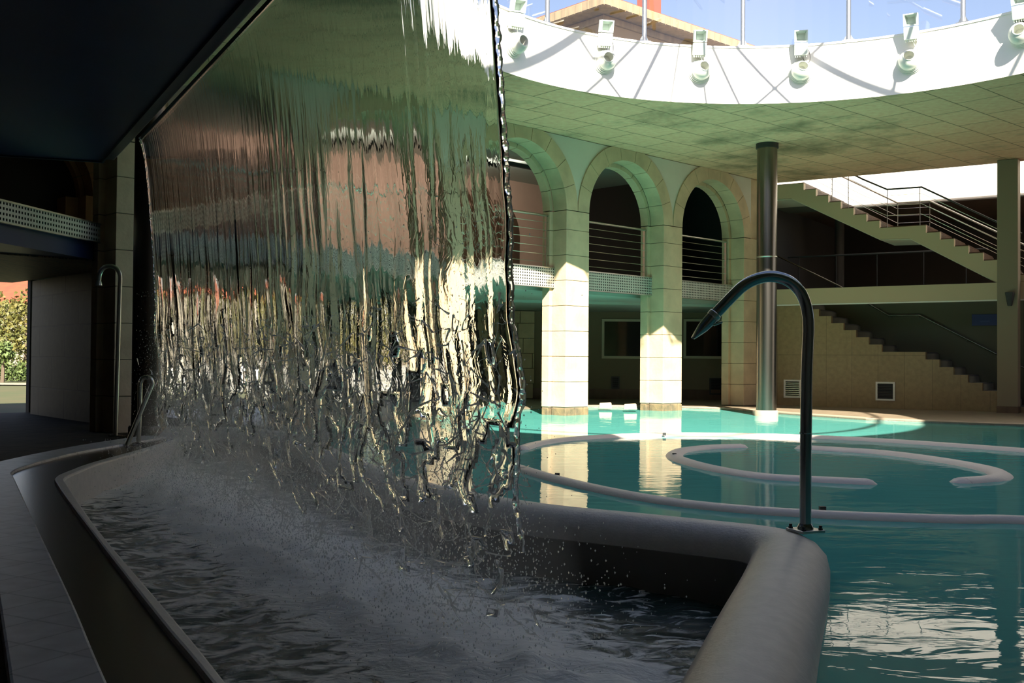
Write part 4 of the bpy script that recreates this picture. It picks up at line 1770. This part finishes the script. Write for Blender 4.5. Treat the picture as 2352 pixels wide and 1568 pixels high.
# ================================================================== PIPE, SHOWER, HANDRAILS
pb_ = az(1850, 1219, .2)
YP = pb_.y
t = thing('water_jet_pipe', 'tall swan-neck steel water jet pipe bolted on the basin wall corner', 'pipe', pb_)
pp = [ay(x, y, YP) for x, y in ((1852, 1000), (1856, 830), (1857, 760), (1856, 728), (1850, 697), (1837, 669), (1816, 648), (1790, 637), (1762, 635), (1734, 642), (1708, 656), (1683, 679), (1641, 723))]
path = [pb_ + V((0, 0, .005)), V((pb_.x, YP, .9))]
path = [V((pb_.x, YP, .205)), V((pb_.x, YP, .62)), V((pb_.x + .004, YP, 1.05))] + smooth_path(pp[2:], 6)
MB().tube(path, .0315, 20).build('bent_tube', M_pipe, t, smooth=True)
joint = V((pb_.x, YP, az(1852, 996, 0).z))
jz = ay(1852, 994, YP).z
MB().rev([(.0322, jz - .004), (.0345, jz), (.0322, jz + .004)], V((pb_.x, YP, 0)), (0, 0, 1), 20).build('joint_ring', M_pipe, t, smooth=True)
e0, e1 = ay(1641, 723, YP), ay(1592, 776, YP)
dd = (e1 - e0).normalized()
MB().rev([(.0335, -.012), (.037, -.008), (.037, .014), (.0335, .018)], e0, dd, 24).build('collar', M_rail, t, smooth=True)
L = (e1 - e0).length
MB().tube([e0 + dd * .015, e0 + dd * L * .3, e0 + dd * L * .55, e0 + dd * L * .8, e0 + dd * L],
          [.033, .036, .041, .045, .047], 24, flat=[1, .93, .72, .42, .2]).build('flat_nozzle', M_pipe, t, smooth=True)
MB().tube([e0 + dd * (L - .002), e0 + dd * (L + .002)], [.043, .043], 24, flat=[.14, .14]).build('nozzle_slot', M_black, t)
q = az(1668, 737, 0)
pin = e0 + dd * .05
MB().rev([(.006, 0), (.006, .05)], pin + V((.028, -.01, -.02)), (.75, 0, .3), 8).build('set_screw', M_rail, t)
fl = MB()
fa = .4
ex_, ey_ = V((math.cos(fa), math.sin(fa), 0)), V((-math.sin(fa), math.cos(fa), 0))
fl.cbox(pb_ + V((0, 0, .004)), ex_ * .075, ey_ * .075, V((0, 0, .008)))
bp_ = fl.build('base_plate', M_rail, t, bevel=.004)
MB().rev([(.044, .0), (.044, .012), (.034, .03)], pb_ + V((0, 0, .01)), (0, 0, 1), 20).build('weld_collar', M_pipe, t, smooth=True)
for sx in (-1, 1):
    for sy in (-1, 1):
        MB().rev([(.013, 0), (.013, .008), (.009, .009), (.009, .022)], pb_ + ex_ * .056 * sx + ey_ * .056 * sy + V((0, 0, .012)), (0, 0, 1), 6).build('bolt', M_drain, bp_)

q = az(265, 1001, .06)
YS = q.y
t = thing('shower_pole', 'tall thin hooked shower pole standing in the dark at left', 'shower', q)
sp = [ay(x, y, YS) for x, y in ((275, 660), (276, 636), (272, 622), (262, 613), (248, 611), (236, 617), (229, 630), (227, 645))]
MB().tube([q] + [V((q.x + (sp[0].x - q.x) * k / 3, YS, q.z + (sp[0].z - q.z) * k / 3)) for k in (1, 2)] + smooth_path(sp, 5), .03, 14).build('pole', M_rail, t, smooth=True)
MB().rev([(.028, 0), (.045, .05), (.05, .07), (.02, .075)], sp[-1] + V((0, 0, .01)), (0, 0, -1), 16).build('shower_head', M_rail, t, smooth=True)
MB().rev([(.09, 0), (.09, .012), (.04, .02)], q, (0, 0, 1), 20).build('base_plate', M_steel_d, t, smooth=True)

hb = az(318, 1019, .085)
he = az(254, 1080, ZW + .02)
he.z = ZW - .15
YH = hb.y
t = thing('pool_handrail', 'slanting steel handrail leading from the brown gutter down into the foaming basin', 'handrail', hb)
top = [ay(x, y, YH) for x, y in ((322, 880), (328, 869), (338, 866), (347, 871), (350, 881))]
MB().tube([hb, V((hb.x + .01, YH, hb.z + .5))] + smooth_path(top, 5) + [top[-1] + (he - top[-1]) * .5, he], .027, 14).build('bent_tube', M_rail, t, smooth=True)
MB().rev([(.07, 0), (.07, .012), (.035, .02)], hb, (0, 0, 1), 20).build('base_plate', M_steel_d, t, smooth=True)

ha, hz = az(636, 966, .03), None
YQ = ha.y
t = thing('pool_handrail', 'slanting dark handrail seen through the splash in front of the white fence', 'handrail', ha)
pts = [ha, ay(560, 888, YQ), ay(545, 873, YQ), ay(536, 870, YQ), ay(530, 880, YQ)]
MB().tube([ha] + smooth_path(pts[1:], 4) + [V((pts[-1].x, YQ, .03))], .027, 10).build('bent_tube', M_darkrail, t, smooth=True)

# ================================================================== PARAPET FITTINGS
def drum(x, y, r=OR):
    d = ray(x, y)
    v = V((-OC.x, -OC.y))
    D = d.xy
    aa, bb, cc = D.dot(D), 2 * v.dot(D), v.dot(v) - r * r
    tt = (-bb + math.sqrt(max(0, bb * bb - 4 * aa * cc))) / (2 * aa)
    return CAM + d * tt


fl_px = [(1189, 30), (1392, 76), (1608, 98), (1840, 98), (2092, 61), (2342, 12)]
nz_px = [(1178, 102), (1386, 142), (1607, 165), (1840, 166), (2091, 142), (2350, 80)]
nz_dir = [(-10, 5), (-5, 8), (14, 16), (12, 20), (8, 18), (10, 12)]
place = ['next to the falling water', 'below the outside building corner', 'third from the falling water', 'nearly above the steel column', 'second right of the steel column', 'rightmost, cut by the view edge']
proto = None
for i in range(6):
    p = drum(*nz_px[i])
    inw = V((OC.x - p.x, OC.y - p.y, 0)).normalized()
    tan = V((-inw.y, inw.x, 0))
    up_ = V((0, 0, 1))
    # ---- air nozzle
    t = thing('air_nozzle', 'round white air nozzle on the bright parapet, ' + place[i], 'nozzle', p, 'air nozzles round the parapet')
    Q = 1.22
    MB().rev([(r * Q, h) for r, h in ((.175, 0), (.175, .025), (.165, .03), (.16, .03), (.16, .055), (.15, .06), (.145, .06), (.145, .085), (.13, .092))], p, inw, 32).build('flange', M_nozw, t, smooth=True)
    yaw, el = nz_dir[i]
    base = (inw * .6 + V((-p.x, -p.y, 0)).normalized() * .4).normalized() if i else inw
    ax = Matrix.Rotation(R_(yaw), 3, 'Z') @ base
    ax = (ax * math.cos(R_(el)) + up_ * math.sin(R_(el))).normalized()
    c = p + inw * .10
    rb = .168
    pr_ = [(rb * math.sin(R_(a)), rb * math.cos(R_(a))) for a in range(170, 34, -9)]
    pr_ += [(rb * math.sin(R_(34)), rb * math.cos(R_(34)) + .012), (rb * math.sin(R_(34)) - .012, rb * math.cos(R_(34)) + .014), (.078, .02), (.072, -.06)]
    bo = MB().rev(pr_, c, ax, 32).build('ball', M_nozw, t, smooth=True)
    MB().rev([(.0715, -.055), (.0715, -.05)], c, ax, 24).build('throat', M_black, bo)
    # ---- floodlight
    f = drum(fl_px[i][0], fl_px[i][1], OR - .18)
    inw = V((OC.x - f.x, OC.y - f.y, 0)).normalized()
    inw = (inw * .55 + V((-f.x, -f.y, 0)).normalized() * .45).normalized()
    tan = V((-inw.y, inw.x, 0))
    fw = (inw * .96 - up_ * .28).normalized()
    fu = tan.cross(fw)
    if fu.z < 0:
        fu = -fu
    w, h = .112, .21
    t = thing('floodlight', 'pale square floodlight on the parapet rim, ' + place[i], 'floodlight', f, 'floodlights round the parapet')
    hs = MB()
    hs.cbox(f - fu * .105 + fw * -.02, tan * w, fu * .105, fw * .075)
    bx_ = hs.build('ballast_box', M_lampw, t, bevel=.012)
    hd = MB()       # open lamp head: four walls and back
    hd.cbox(f + fu * .11 - fw * .085, tan * w, fu * .1, fw * .01)
    for sgn in (-1, 1):
        hd.cbox(f + fu * .11 + tan * (w - .012) * sgn - fw * .02, tan * .012, fu * .1, fw * .075)
        hd.cbox(f + fu * (.11 + .09 * sgn) - fw * .02, tan * (w - .024), fu * .010, fw * .075)
    lh = hd.build('lamp_head', M_lampw, t, bevel=.004)
    rf = MB()
    rf.add([f + fu * .19 + tan * .085 + fw * .035, f + fu * .19 - tan * .085 + fw * .035, f + fu * .15 - tan * .06 - fw * .07, f + fu * .15 + tan * .06 - fw * .07,
            f + fu * .05 - tan * .06 - fw * .07, f + fu * .05 + tan * .06 - fw * .07, f + fu * .02 - tan * .085 + fw * .035, f + fu * .02 + tan * .085 + fw * .035],
           [[0, 1, 2, 3], [3, 2, 4, 5], [5, 4, 6, 7], [0, 3, 5, 7], [1, 6, 4, 2]])
    rf.build('reflector', M_lampw, lh)
    MB().cbox(f + fu * .105 + fw * .05, tan * .098, fu * .09, fw * .003).build('front_glass', M_glass, lh)
    for k in range(6):
        MB().cbox(f - fu * .222 + tan * (-.09 + .036 * k) - fw * .02, tan * .005, fu * .022, fw * .06).build('cooling_fin', M_lampw, bx_)
    wl = drum(fl_px[i][0], fl_px[i][1] + 34)
    MB().tube([f - fw * .09 - fu * .1, f - fw * .12 - fu * .2, wl], .018, 8).build('bracket', M_lampw, t, smooth=True)
    cb_ = [f - fu * .23 + tan * .03, f - fu * .32 + tan * .06, f - fu * .33 + tan * .14, f - fu * .22 + tan * .15, f - fu * .12 + tan * (w + .01)]
    MB().tube(smooth_path(cb_, 5), .006, 6).build('cable', M_drain if i % 2 else M_lampw, t, smooth=True)

# glazing posts and panes round the rim
post_px = [(1257, 50), (1480, 95), (1706, 106), (1949, 91), (2212, 44)]
pang = []
for x, y in post_px:
    q = drum(x, y, OR + .1)
    pang.append(math.atan2(q.y - OC.y, q.x - OC.x))
stp = (pang[0] - pang[-1]) / 4
allang = [pang[0] + stp * k for k in (2, 1)] + pang + [pang[-1] - stp * k for k in range(1, 3)]
plab = ['steel glazing post just right of the falling water, against the sky', 'steel glazing post rising in front of the building wall, left of the third floodlight', 'steel glazing post where the cornice ends at the sky',
        'steel glazing post against clear sky, right of the fourth floodlight', 'steel glazing post against clear sky, near the right edge']
ZT = 9.3
pp_ = []
for k, a in enumerate(allang):
    b = rim(a, OR + .1)
    pp_.append(b)
    vis = 2 <= k <= 6
    t = thing('glazing_post', plab[k - 2] if vis else 'steel glazing post of the glazed drum, outside the picture', 'post', b + V((0, 0, 6.68)), 'glazing posts round the opening' if True else None)
    tn = V((-math.sin(a), math.cos(a), 0))
    rd = V((math.cos(a), math.sin(a), 0))
    MB().tube([b + V((0, 0, 6.69)), b + V((0, 0, ZT))], .04, 12).build('tube', M_rail, t, smooth=True)
    MB().cbox(b + V((0, 0, 6.69)), tn * .10, rd * .06, V((0, 0, .01))).build('foot_plate', M_rail, t)
    MB().add([b + tn * .09 + V((0, 0, 6.70)), b - tn * .09 + V((0, 0, 6.70)), b + V((0, 0, 6.86)), b + tn * .09 + rd * .012 + V((0, 0, 6.70)), b - tn * .09 + rd * .012 + V((0, 0, 6.70)), b + rd * .012 + V((0, 0, 6.86))],
             [[0, 1, 2], [3, 5, 4], [0, 3, 4, 1], [1, 4, 5, 2], [2, 5, 3, 0]]).build('gusset', M_rail, t)
gpl = ['clear glass pane above the parapet behind the first floodlight', 'clear glass pane above the parapet in front of the building corner', 'clear glass pane above the parapet in front of the long cornice',
       'clear glass pane above the parapet behind the fourth floodlight', 'clear glass pane above the parapet behind the fifth floodlight', 'clear glass pane above the parapet at the right edge']
for k in range(1, 7):
    a0, a1 = allang[k], allang[k + 1]
    mb = MB()
    for i in range(7):
        a = a0 + (a1 - a0) * (.02 + .96 * i / 6)
        for r in (OR + .095, OR + .105):
            for z in (6.70, ZT):
                mb.v.append(OC + V((math.cos(a) * r, math.sin(a) * r, z)))
    for i in range(6):
        b = i * 4
        mb.f += [[b, b + 4, b + 5, b + 1], [b + 2, b + 3, b + 7, b + 6], [b + 1, b + 5, b + 7, b + 3], [b, b + 2, b + 6, b + 4]]
    mb.f += [[0, 1, 3, 2], [24, 26, 27, 25]]
    tag(mb.build('glass_pane', M_glass), gpl[k - 1], 'pane', 'glass panes round the opening')

# roof truss over the opening: tubes lying at ZT, the sun throws their shadows on the drum
SUN_AL, SUN_TAN = R_(-5.0), .745
sdir = V((math.sin(SUN_AL), math.cos(SUN_AL), -SUN_TAN)).normalized()


def up_to(x, y, z):
    q = drum(x, y)
    return q - sdir * ((q.z - z) / sdir.z)


t = thing('roof_truss', 'steel tube truss over the round opening, seen only by its shadows on the parapet', 'truss', OC + V((0, 0, ZT)))
members = [((1118, 14), (1153, 147), .045), ((1325, 81), (1131, 161), .10), ((1337, 96), (1424, 222), .05), ((1460, 103), (1350, 210), .05), ((1518, 104), (1459, 223), .065),
           ((1560, 106), (1541, 231), .035), ((1606, 110), (1622, 235), .045), ((1638, 112), (1696, 236), .05), ((1697, 115), (1815, 237), .05), ((1880, 110), (1740, 237), .05),
           ((1866, 135), (2045, 215), .085), ((2085, 60), (2050, 215), .06), ((2352, 110), (2322, 170), .06)]
for i, (a, b, r) in enumerate(members):
    A_, B_ = up_to(*a, ZT + .02 * (i % 2)), up_to(*b, ZT + .02 * (i % 2))
    e = B_ - A_
    MB().tube([A_ - e * .25, A_, B_, B_ + e * .25], r * .62, 12).build('tube', M_rail, t, smooth=True)
ringp = [rim(2 * PI * k / 64, OR + .1, ZT) for k in range(64)]
MB().tube(ringp, .05, 8, closed=True).build('ring_tube', M_rail, t, smooth=True)

# ================================================================== OUTSIDE
flat_poly('ground', [(-120, 21.0), (120, 21.0), (120, 160), (-120, 160)], -.06, M_grass)
flat_poly('ground_path', [(-60, 39.5), (60, 44), (60, 47), (-60, 42.5)], -.02, M_path)
TC = ay(1388, -14, 40)
d1 = ray(3900, 845)
d1.z = 0
d1.normalize()
d2 = V((-d1.y, d1.x, 0))
t = thing('stone_building', 'ochre stone building with a broad overhanging cornice rising behind the glass', 'building', (TC.x, TC.y, -.06))
zt = TC.z
ov = .85
wc = TC + d1 * ov + d2 * ov
MB().obox((wc.x, wc.y, -.06), d1 * 22, d2 * 14, (0, 0, zt + .06 - .42)).build('walls', M_ochre, t)
mb = MB()
q0 = V((TC.x, TC.y, 0))
mb.obox(q0 + V((0, 0, zt - .42)), d1 * 24, d2 * 16.5, (0, 0, .42))
mb.obox(q0 + d1 * .75 + d2 * .75 + V((0, 0, zt - .70)), d1 * 22.5, d2 * 15, (0, 0, .28))
mb.build('cornice', M_cornice, t, bevel=.05)
mb = MB()
for k in range(60):
    mb.obox(q0 + d1 * (k * .4 + .03) + V((0, 0, zt - .38)) - d2 * .02, d1 * .34, d2 * .02, (0, 0, .34))
    if k < 40:
        mb.obox(q0 + d2 * (k * .4 + .03) + V((0, 0, zt - .38)) - d1 * .02, d2 * .34, d1 * .02, (0, 0, .34))
mb.build('cornice_edge_stones', M_cornice, t)
mb = MB()
mb.obox(q0 + d1 * .1 + d2 * .1 + V((0, 0, zt)), d1 * 23.8, d2 * 16.2, (0, 0, .05))
mb.build('roof_tiles', M_roof, t)
ch = ay(1508, 2, 44)
MB().obox((ch.x - .3, ch.y, zt + .05), d1 * .75, d2 * .7, (0, 0, 1.6)).build('chimney', M_chim, t)
q1 = wc + d1 * 3.2
MB().obox((q1.x, q1.y, zt - 1.9) - d2 * .02 if False else V((q1.x, q1.y, zt - 1.6)) - d2 * .03, d1 * .3, d2 * .03, (0, 0, .3)).build('wall_vent', M_cornice, t)

# red-roofed house and greenery beyond the left openings
hq = ay(20, 760, 75)
t = thing('house', 'pale house with an orange-red roof beyond the trees, seen through the left opening', 'house', (hq.x, hq.y, -.06))
MB().obox((hq.x - 14, hq.y, -.06), (26, 0, 0), (0, 9, 0), (0, 0, 5.0)).build('walls', M_housew, t)
mb = MB()
mb.add([V((hq.x - 14.6, hq.y - .8, 4.9)), V((hq.x + 12.6, hq.y - .8, 4.9)), V((hq.x + 12.6, hq.y + 9.8, 4.9)), V((hq.x - 14.6, hq.y + 9.8, 4.9)), V((hq.x - 13, hq.y + 4.5, 6.9)), V((hq.x + 11, hq.y + 4.5, 6.9))],
       [[0, 1, 5, 4], [1, 2, 5], [2, 3, 4, 5], [3, 0, 4], [0, 3, 2, 1]])
mb.build('roof', M_roof, t)
for k in range(5):
    MB().obox((hq.x - 11 + k * 4.6, hq.y - .05, 1.6), (1.3, 0, 0), (0, .06, 0), (0, 0, 1.7)).build('window', M_window, t)
rr = random.Random(21)


def leaf_crown(mb, c, rx, rz, n, s):
    for _ in range(n):
        while True:
            p = V((rr.uniform(-1, 1), rr.uniform(-1, 1), rr.uniform(-1, 1)))
            if .35 < p.length < 1:
                break
        k = 1 + .35 * noise.noise(p * 2.3 + V((c[0], 0, 0)))
        q = V(c) + V((p.x * rx * k, p.y * rx * k, p.z * rz * k))
        a = V((rr.gauss(0, 1), rr.gauss(0, 1), rr.gauss(0, 1))).normalized() * s * rr.uniform(.6, 1.3)
        b = a.cross(V((rr.gauss(0, 1), rr.gauss(0, 1), rr.gauss(0, 1)))).normalized() * s * .6
        i = len(mb.v)
        mb.v += [q - a, q - b, q + a, q + b]
        mb.f.append([i, i + 1, i + 2, i + 3])


def tree(px, Y, h, rx, label, m=None):
    q = ay(px, 800, Y)
    t = thing('tree', label, 'tree', (q.x, q.y, -.06), 'trees in the garden')
    MB().tube([(q.x, q.y, -.06), (q.x + .1, q.y, h * .35), (q.x - .05, q.y + .1, h * .75)], [.16, .12, .05], 8).build('trunk', M_bark, t, smooth=True)
    mb = MB()
    leaf_crown(mb, (q.x, q.y, h * .58), rx, h * .44, 1500, .13)
    mb.build('foliage', m or M_leaf, t)


tree(58, 52, 4.3, 1.7, 'yellow-green garden tree seen through the opening at the far left')
tree(5, 62, 4.6, 1.9, 'lighter garden tree behind, cut by the left edge of the view')
tree(560, 48, 5.2, 2.6, 'yellow-green garden tree seen through the splash above the white fence')
tree(640, 60, 6., 3., 'garden tree seen through the splash, right of the white fence')
tree(868, 36.5, 4.6, 1.3, 'garden tree seen through the right part of the splash')
tree(500, 75, 5., 2.2, 'distant garden tree seen through the far left of the splash')
q0_, q1_ = ay(-60, 860, 49), ay(120, 860, 49)
mb = MB()
for k in range(60):
    leaf_crown(mb, (q0_.x + (q1_.x - q0_.x) * k / 59, q0_.y, .35), .38, .5, 45, .08)
tag(mb.build('hedge', M_leafd), 'low dark clipped hedge behind the sunlit path, through the left opening', 'hedge')
sq = ay(6, 840, 46)
t = thing('shrub', 'dark rounded shrub standing at the left edge of the garden opening', 'shrub', (sq.x, sq.y, -.06))
mb = MB()
leaf_crown(mb, (sq.x, sq.y, 1.25), .5, .55, 400, .1)
mb.build('foliage', M_leafd, t)
MB().tube([(sq.x, sq.y, -.06), (sq.x + .04, sq.y, 1.0)], [.09, .06], 6).build('trunk', M_bark, t)
# white picket fence
fa_, fb_ = ay(380, 930, 36), ay(930, 930, 36)
t = thing('picket_fence', 'white picket fence in the garden, seen through the splash', 'fence', (fa_.x, fa_.y, -.06))
n = 64
for k in range(n):
    x = fa_.x + (fb_.x - fa_.x) * k / (n - 1)
    MB().box(x - .035, x + .035, 36, 36.03, -.06, .86).build('picket', M_fence, t)
for z in (.12, .66):
    MB().box(fa_.x, fb_.x, 36.03, 36.07, z, z + .08).build('rail', M_fence, t)
sunw = ay(420, 780, 66)
t = thing('house', 'pale sunlit house wall seen through the left part of the splash', 'house', (sunw.x, sunw.y, -.06))
MB().obox((sunw.x - 3.0, sunw.y, -.06), (7.0, 0, 0), (0, 6, 0), (0, 0, 5.2)).build('walls', M_housew, t)
MB().add([V((sunw.x - 3.4, sunw.y - .4, 5.1)), V((sunw.x + 4.4, sunw.y - .4, 5.1)), V((sunw.x + 4.4, sunw.y + 6.4, 5.1)), V((sunw.x - 3.4, sunw.y + 6.4, 5.1)), V((sunw.x + .5, sunw.y + 3, 7))],
         [[0, 1, 4], [1, 2, 4], [2, 3, 4], [3, 0, 4], [0, 3, 2, 1]]).build('roof', M_roof, t)
for k in range(3):
    MB().obox((sunw.x - 2.2 + k * 2.2, sunw.y - .05, 1.4), (1.0, 0, 0), (0, .06, 0), (0, 0, 1.6)).build('window', M_window, t)

# ================================================================== LIGHT
w = bpy.data.worlds.new('sky')
sc.world = w
w.use_nodes = True
nt = w.node_tree
nt.nodes.clear()
sk = nt.nodes.new('ShaderNodeTexSky')
sk.sky_type = 'NISHITA'
sk.sun_disc = False
sk.sun_elevation = math.atan(SUN_TAN)
sk.sun_rotation = PI + SUN_AL
sk.air_density = 1.0
sk.dust_density = .6
sk.ozone_density = 1.6
bg = nt.nodes.new('ShaderNodeBackground')
bg.inputs['Strength'].default_value = .049
ow_ = nt.nodes.new('ShaderNodeOutputWorld')
tn_ = nt.nodes.new('ShaderNodeMixRGB')
tn_.blend_type = 'MULTIPLY'
tn_.inputs[0].default_value = 1
tn_.inputs[2].default_value = (1.06, .87, .83, 1)
nt.links.new(sk.outputs[0], tn_.inputs[1])
nt.links.new(tn_.outputs[0], bg.inputs[0])
nt.links.new(bg.outputs[0], ow_.inputs[0])
ld = bpy.data.lights.new('sun', 'SUN')
ld.energy = 3.6
ld.angle = R_(.53)
ld.color = (1, .93, .80)
lo_ = bpy.data.objects.new('sun', ld)
col.objects.link(lo_)
lo_.rotation_euler = sdir.to_track_quat('-Z', 'Y').to_euler()
lo_.location = (4, -20, 25)

sc.view_settings.view_transform = 'Standard'
sc.view_settings.look = 'None'
sc.view_settings.gamma = 1
sc.view_settings.exposure = 2.35
cy = sc.cycles
cy.max_bounces = 12
cy.diffuse_bounces = 4
cy.glossy_bounces = 4
cy.transmission_bounces = 8
cy.transparent_max_bounces = 16
cy.volume_bounces = 3
cy.caustics_reflective = False
cy.caustics_refractive = True
cy.sample_clamp_indirect = 6.0
cy.use_denoising = True
cy.adaptive_threshold = .025
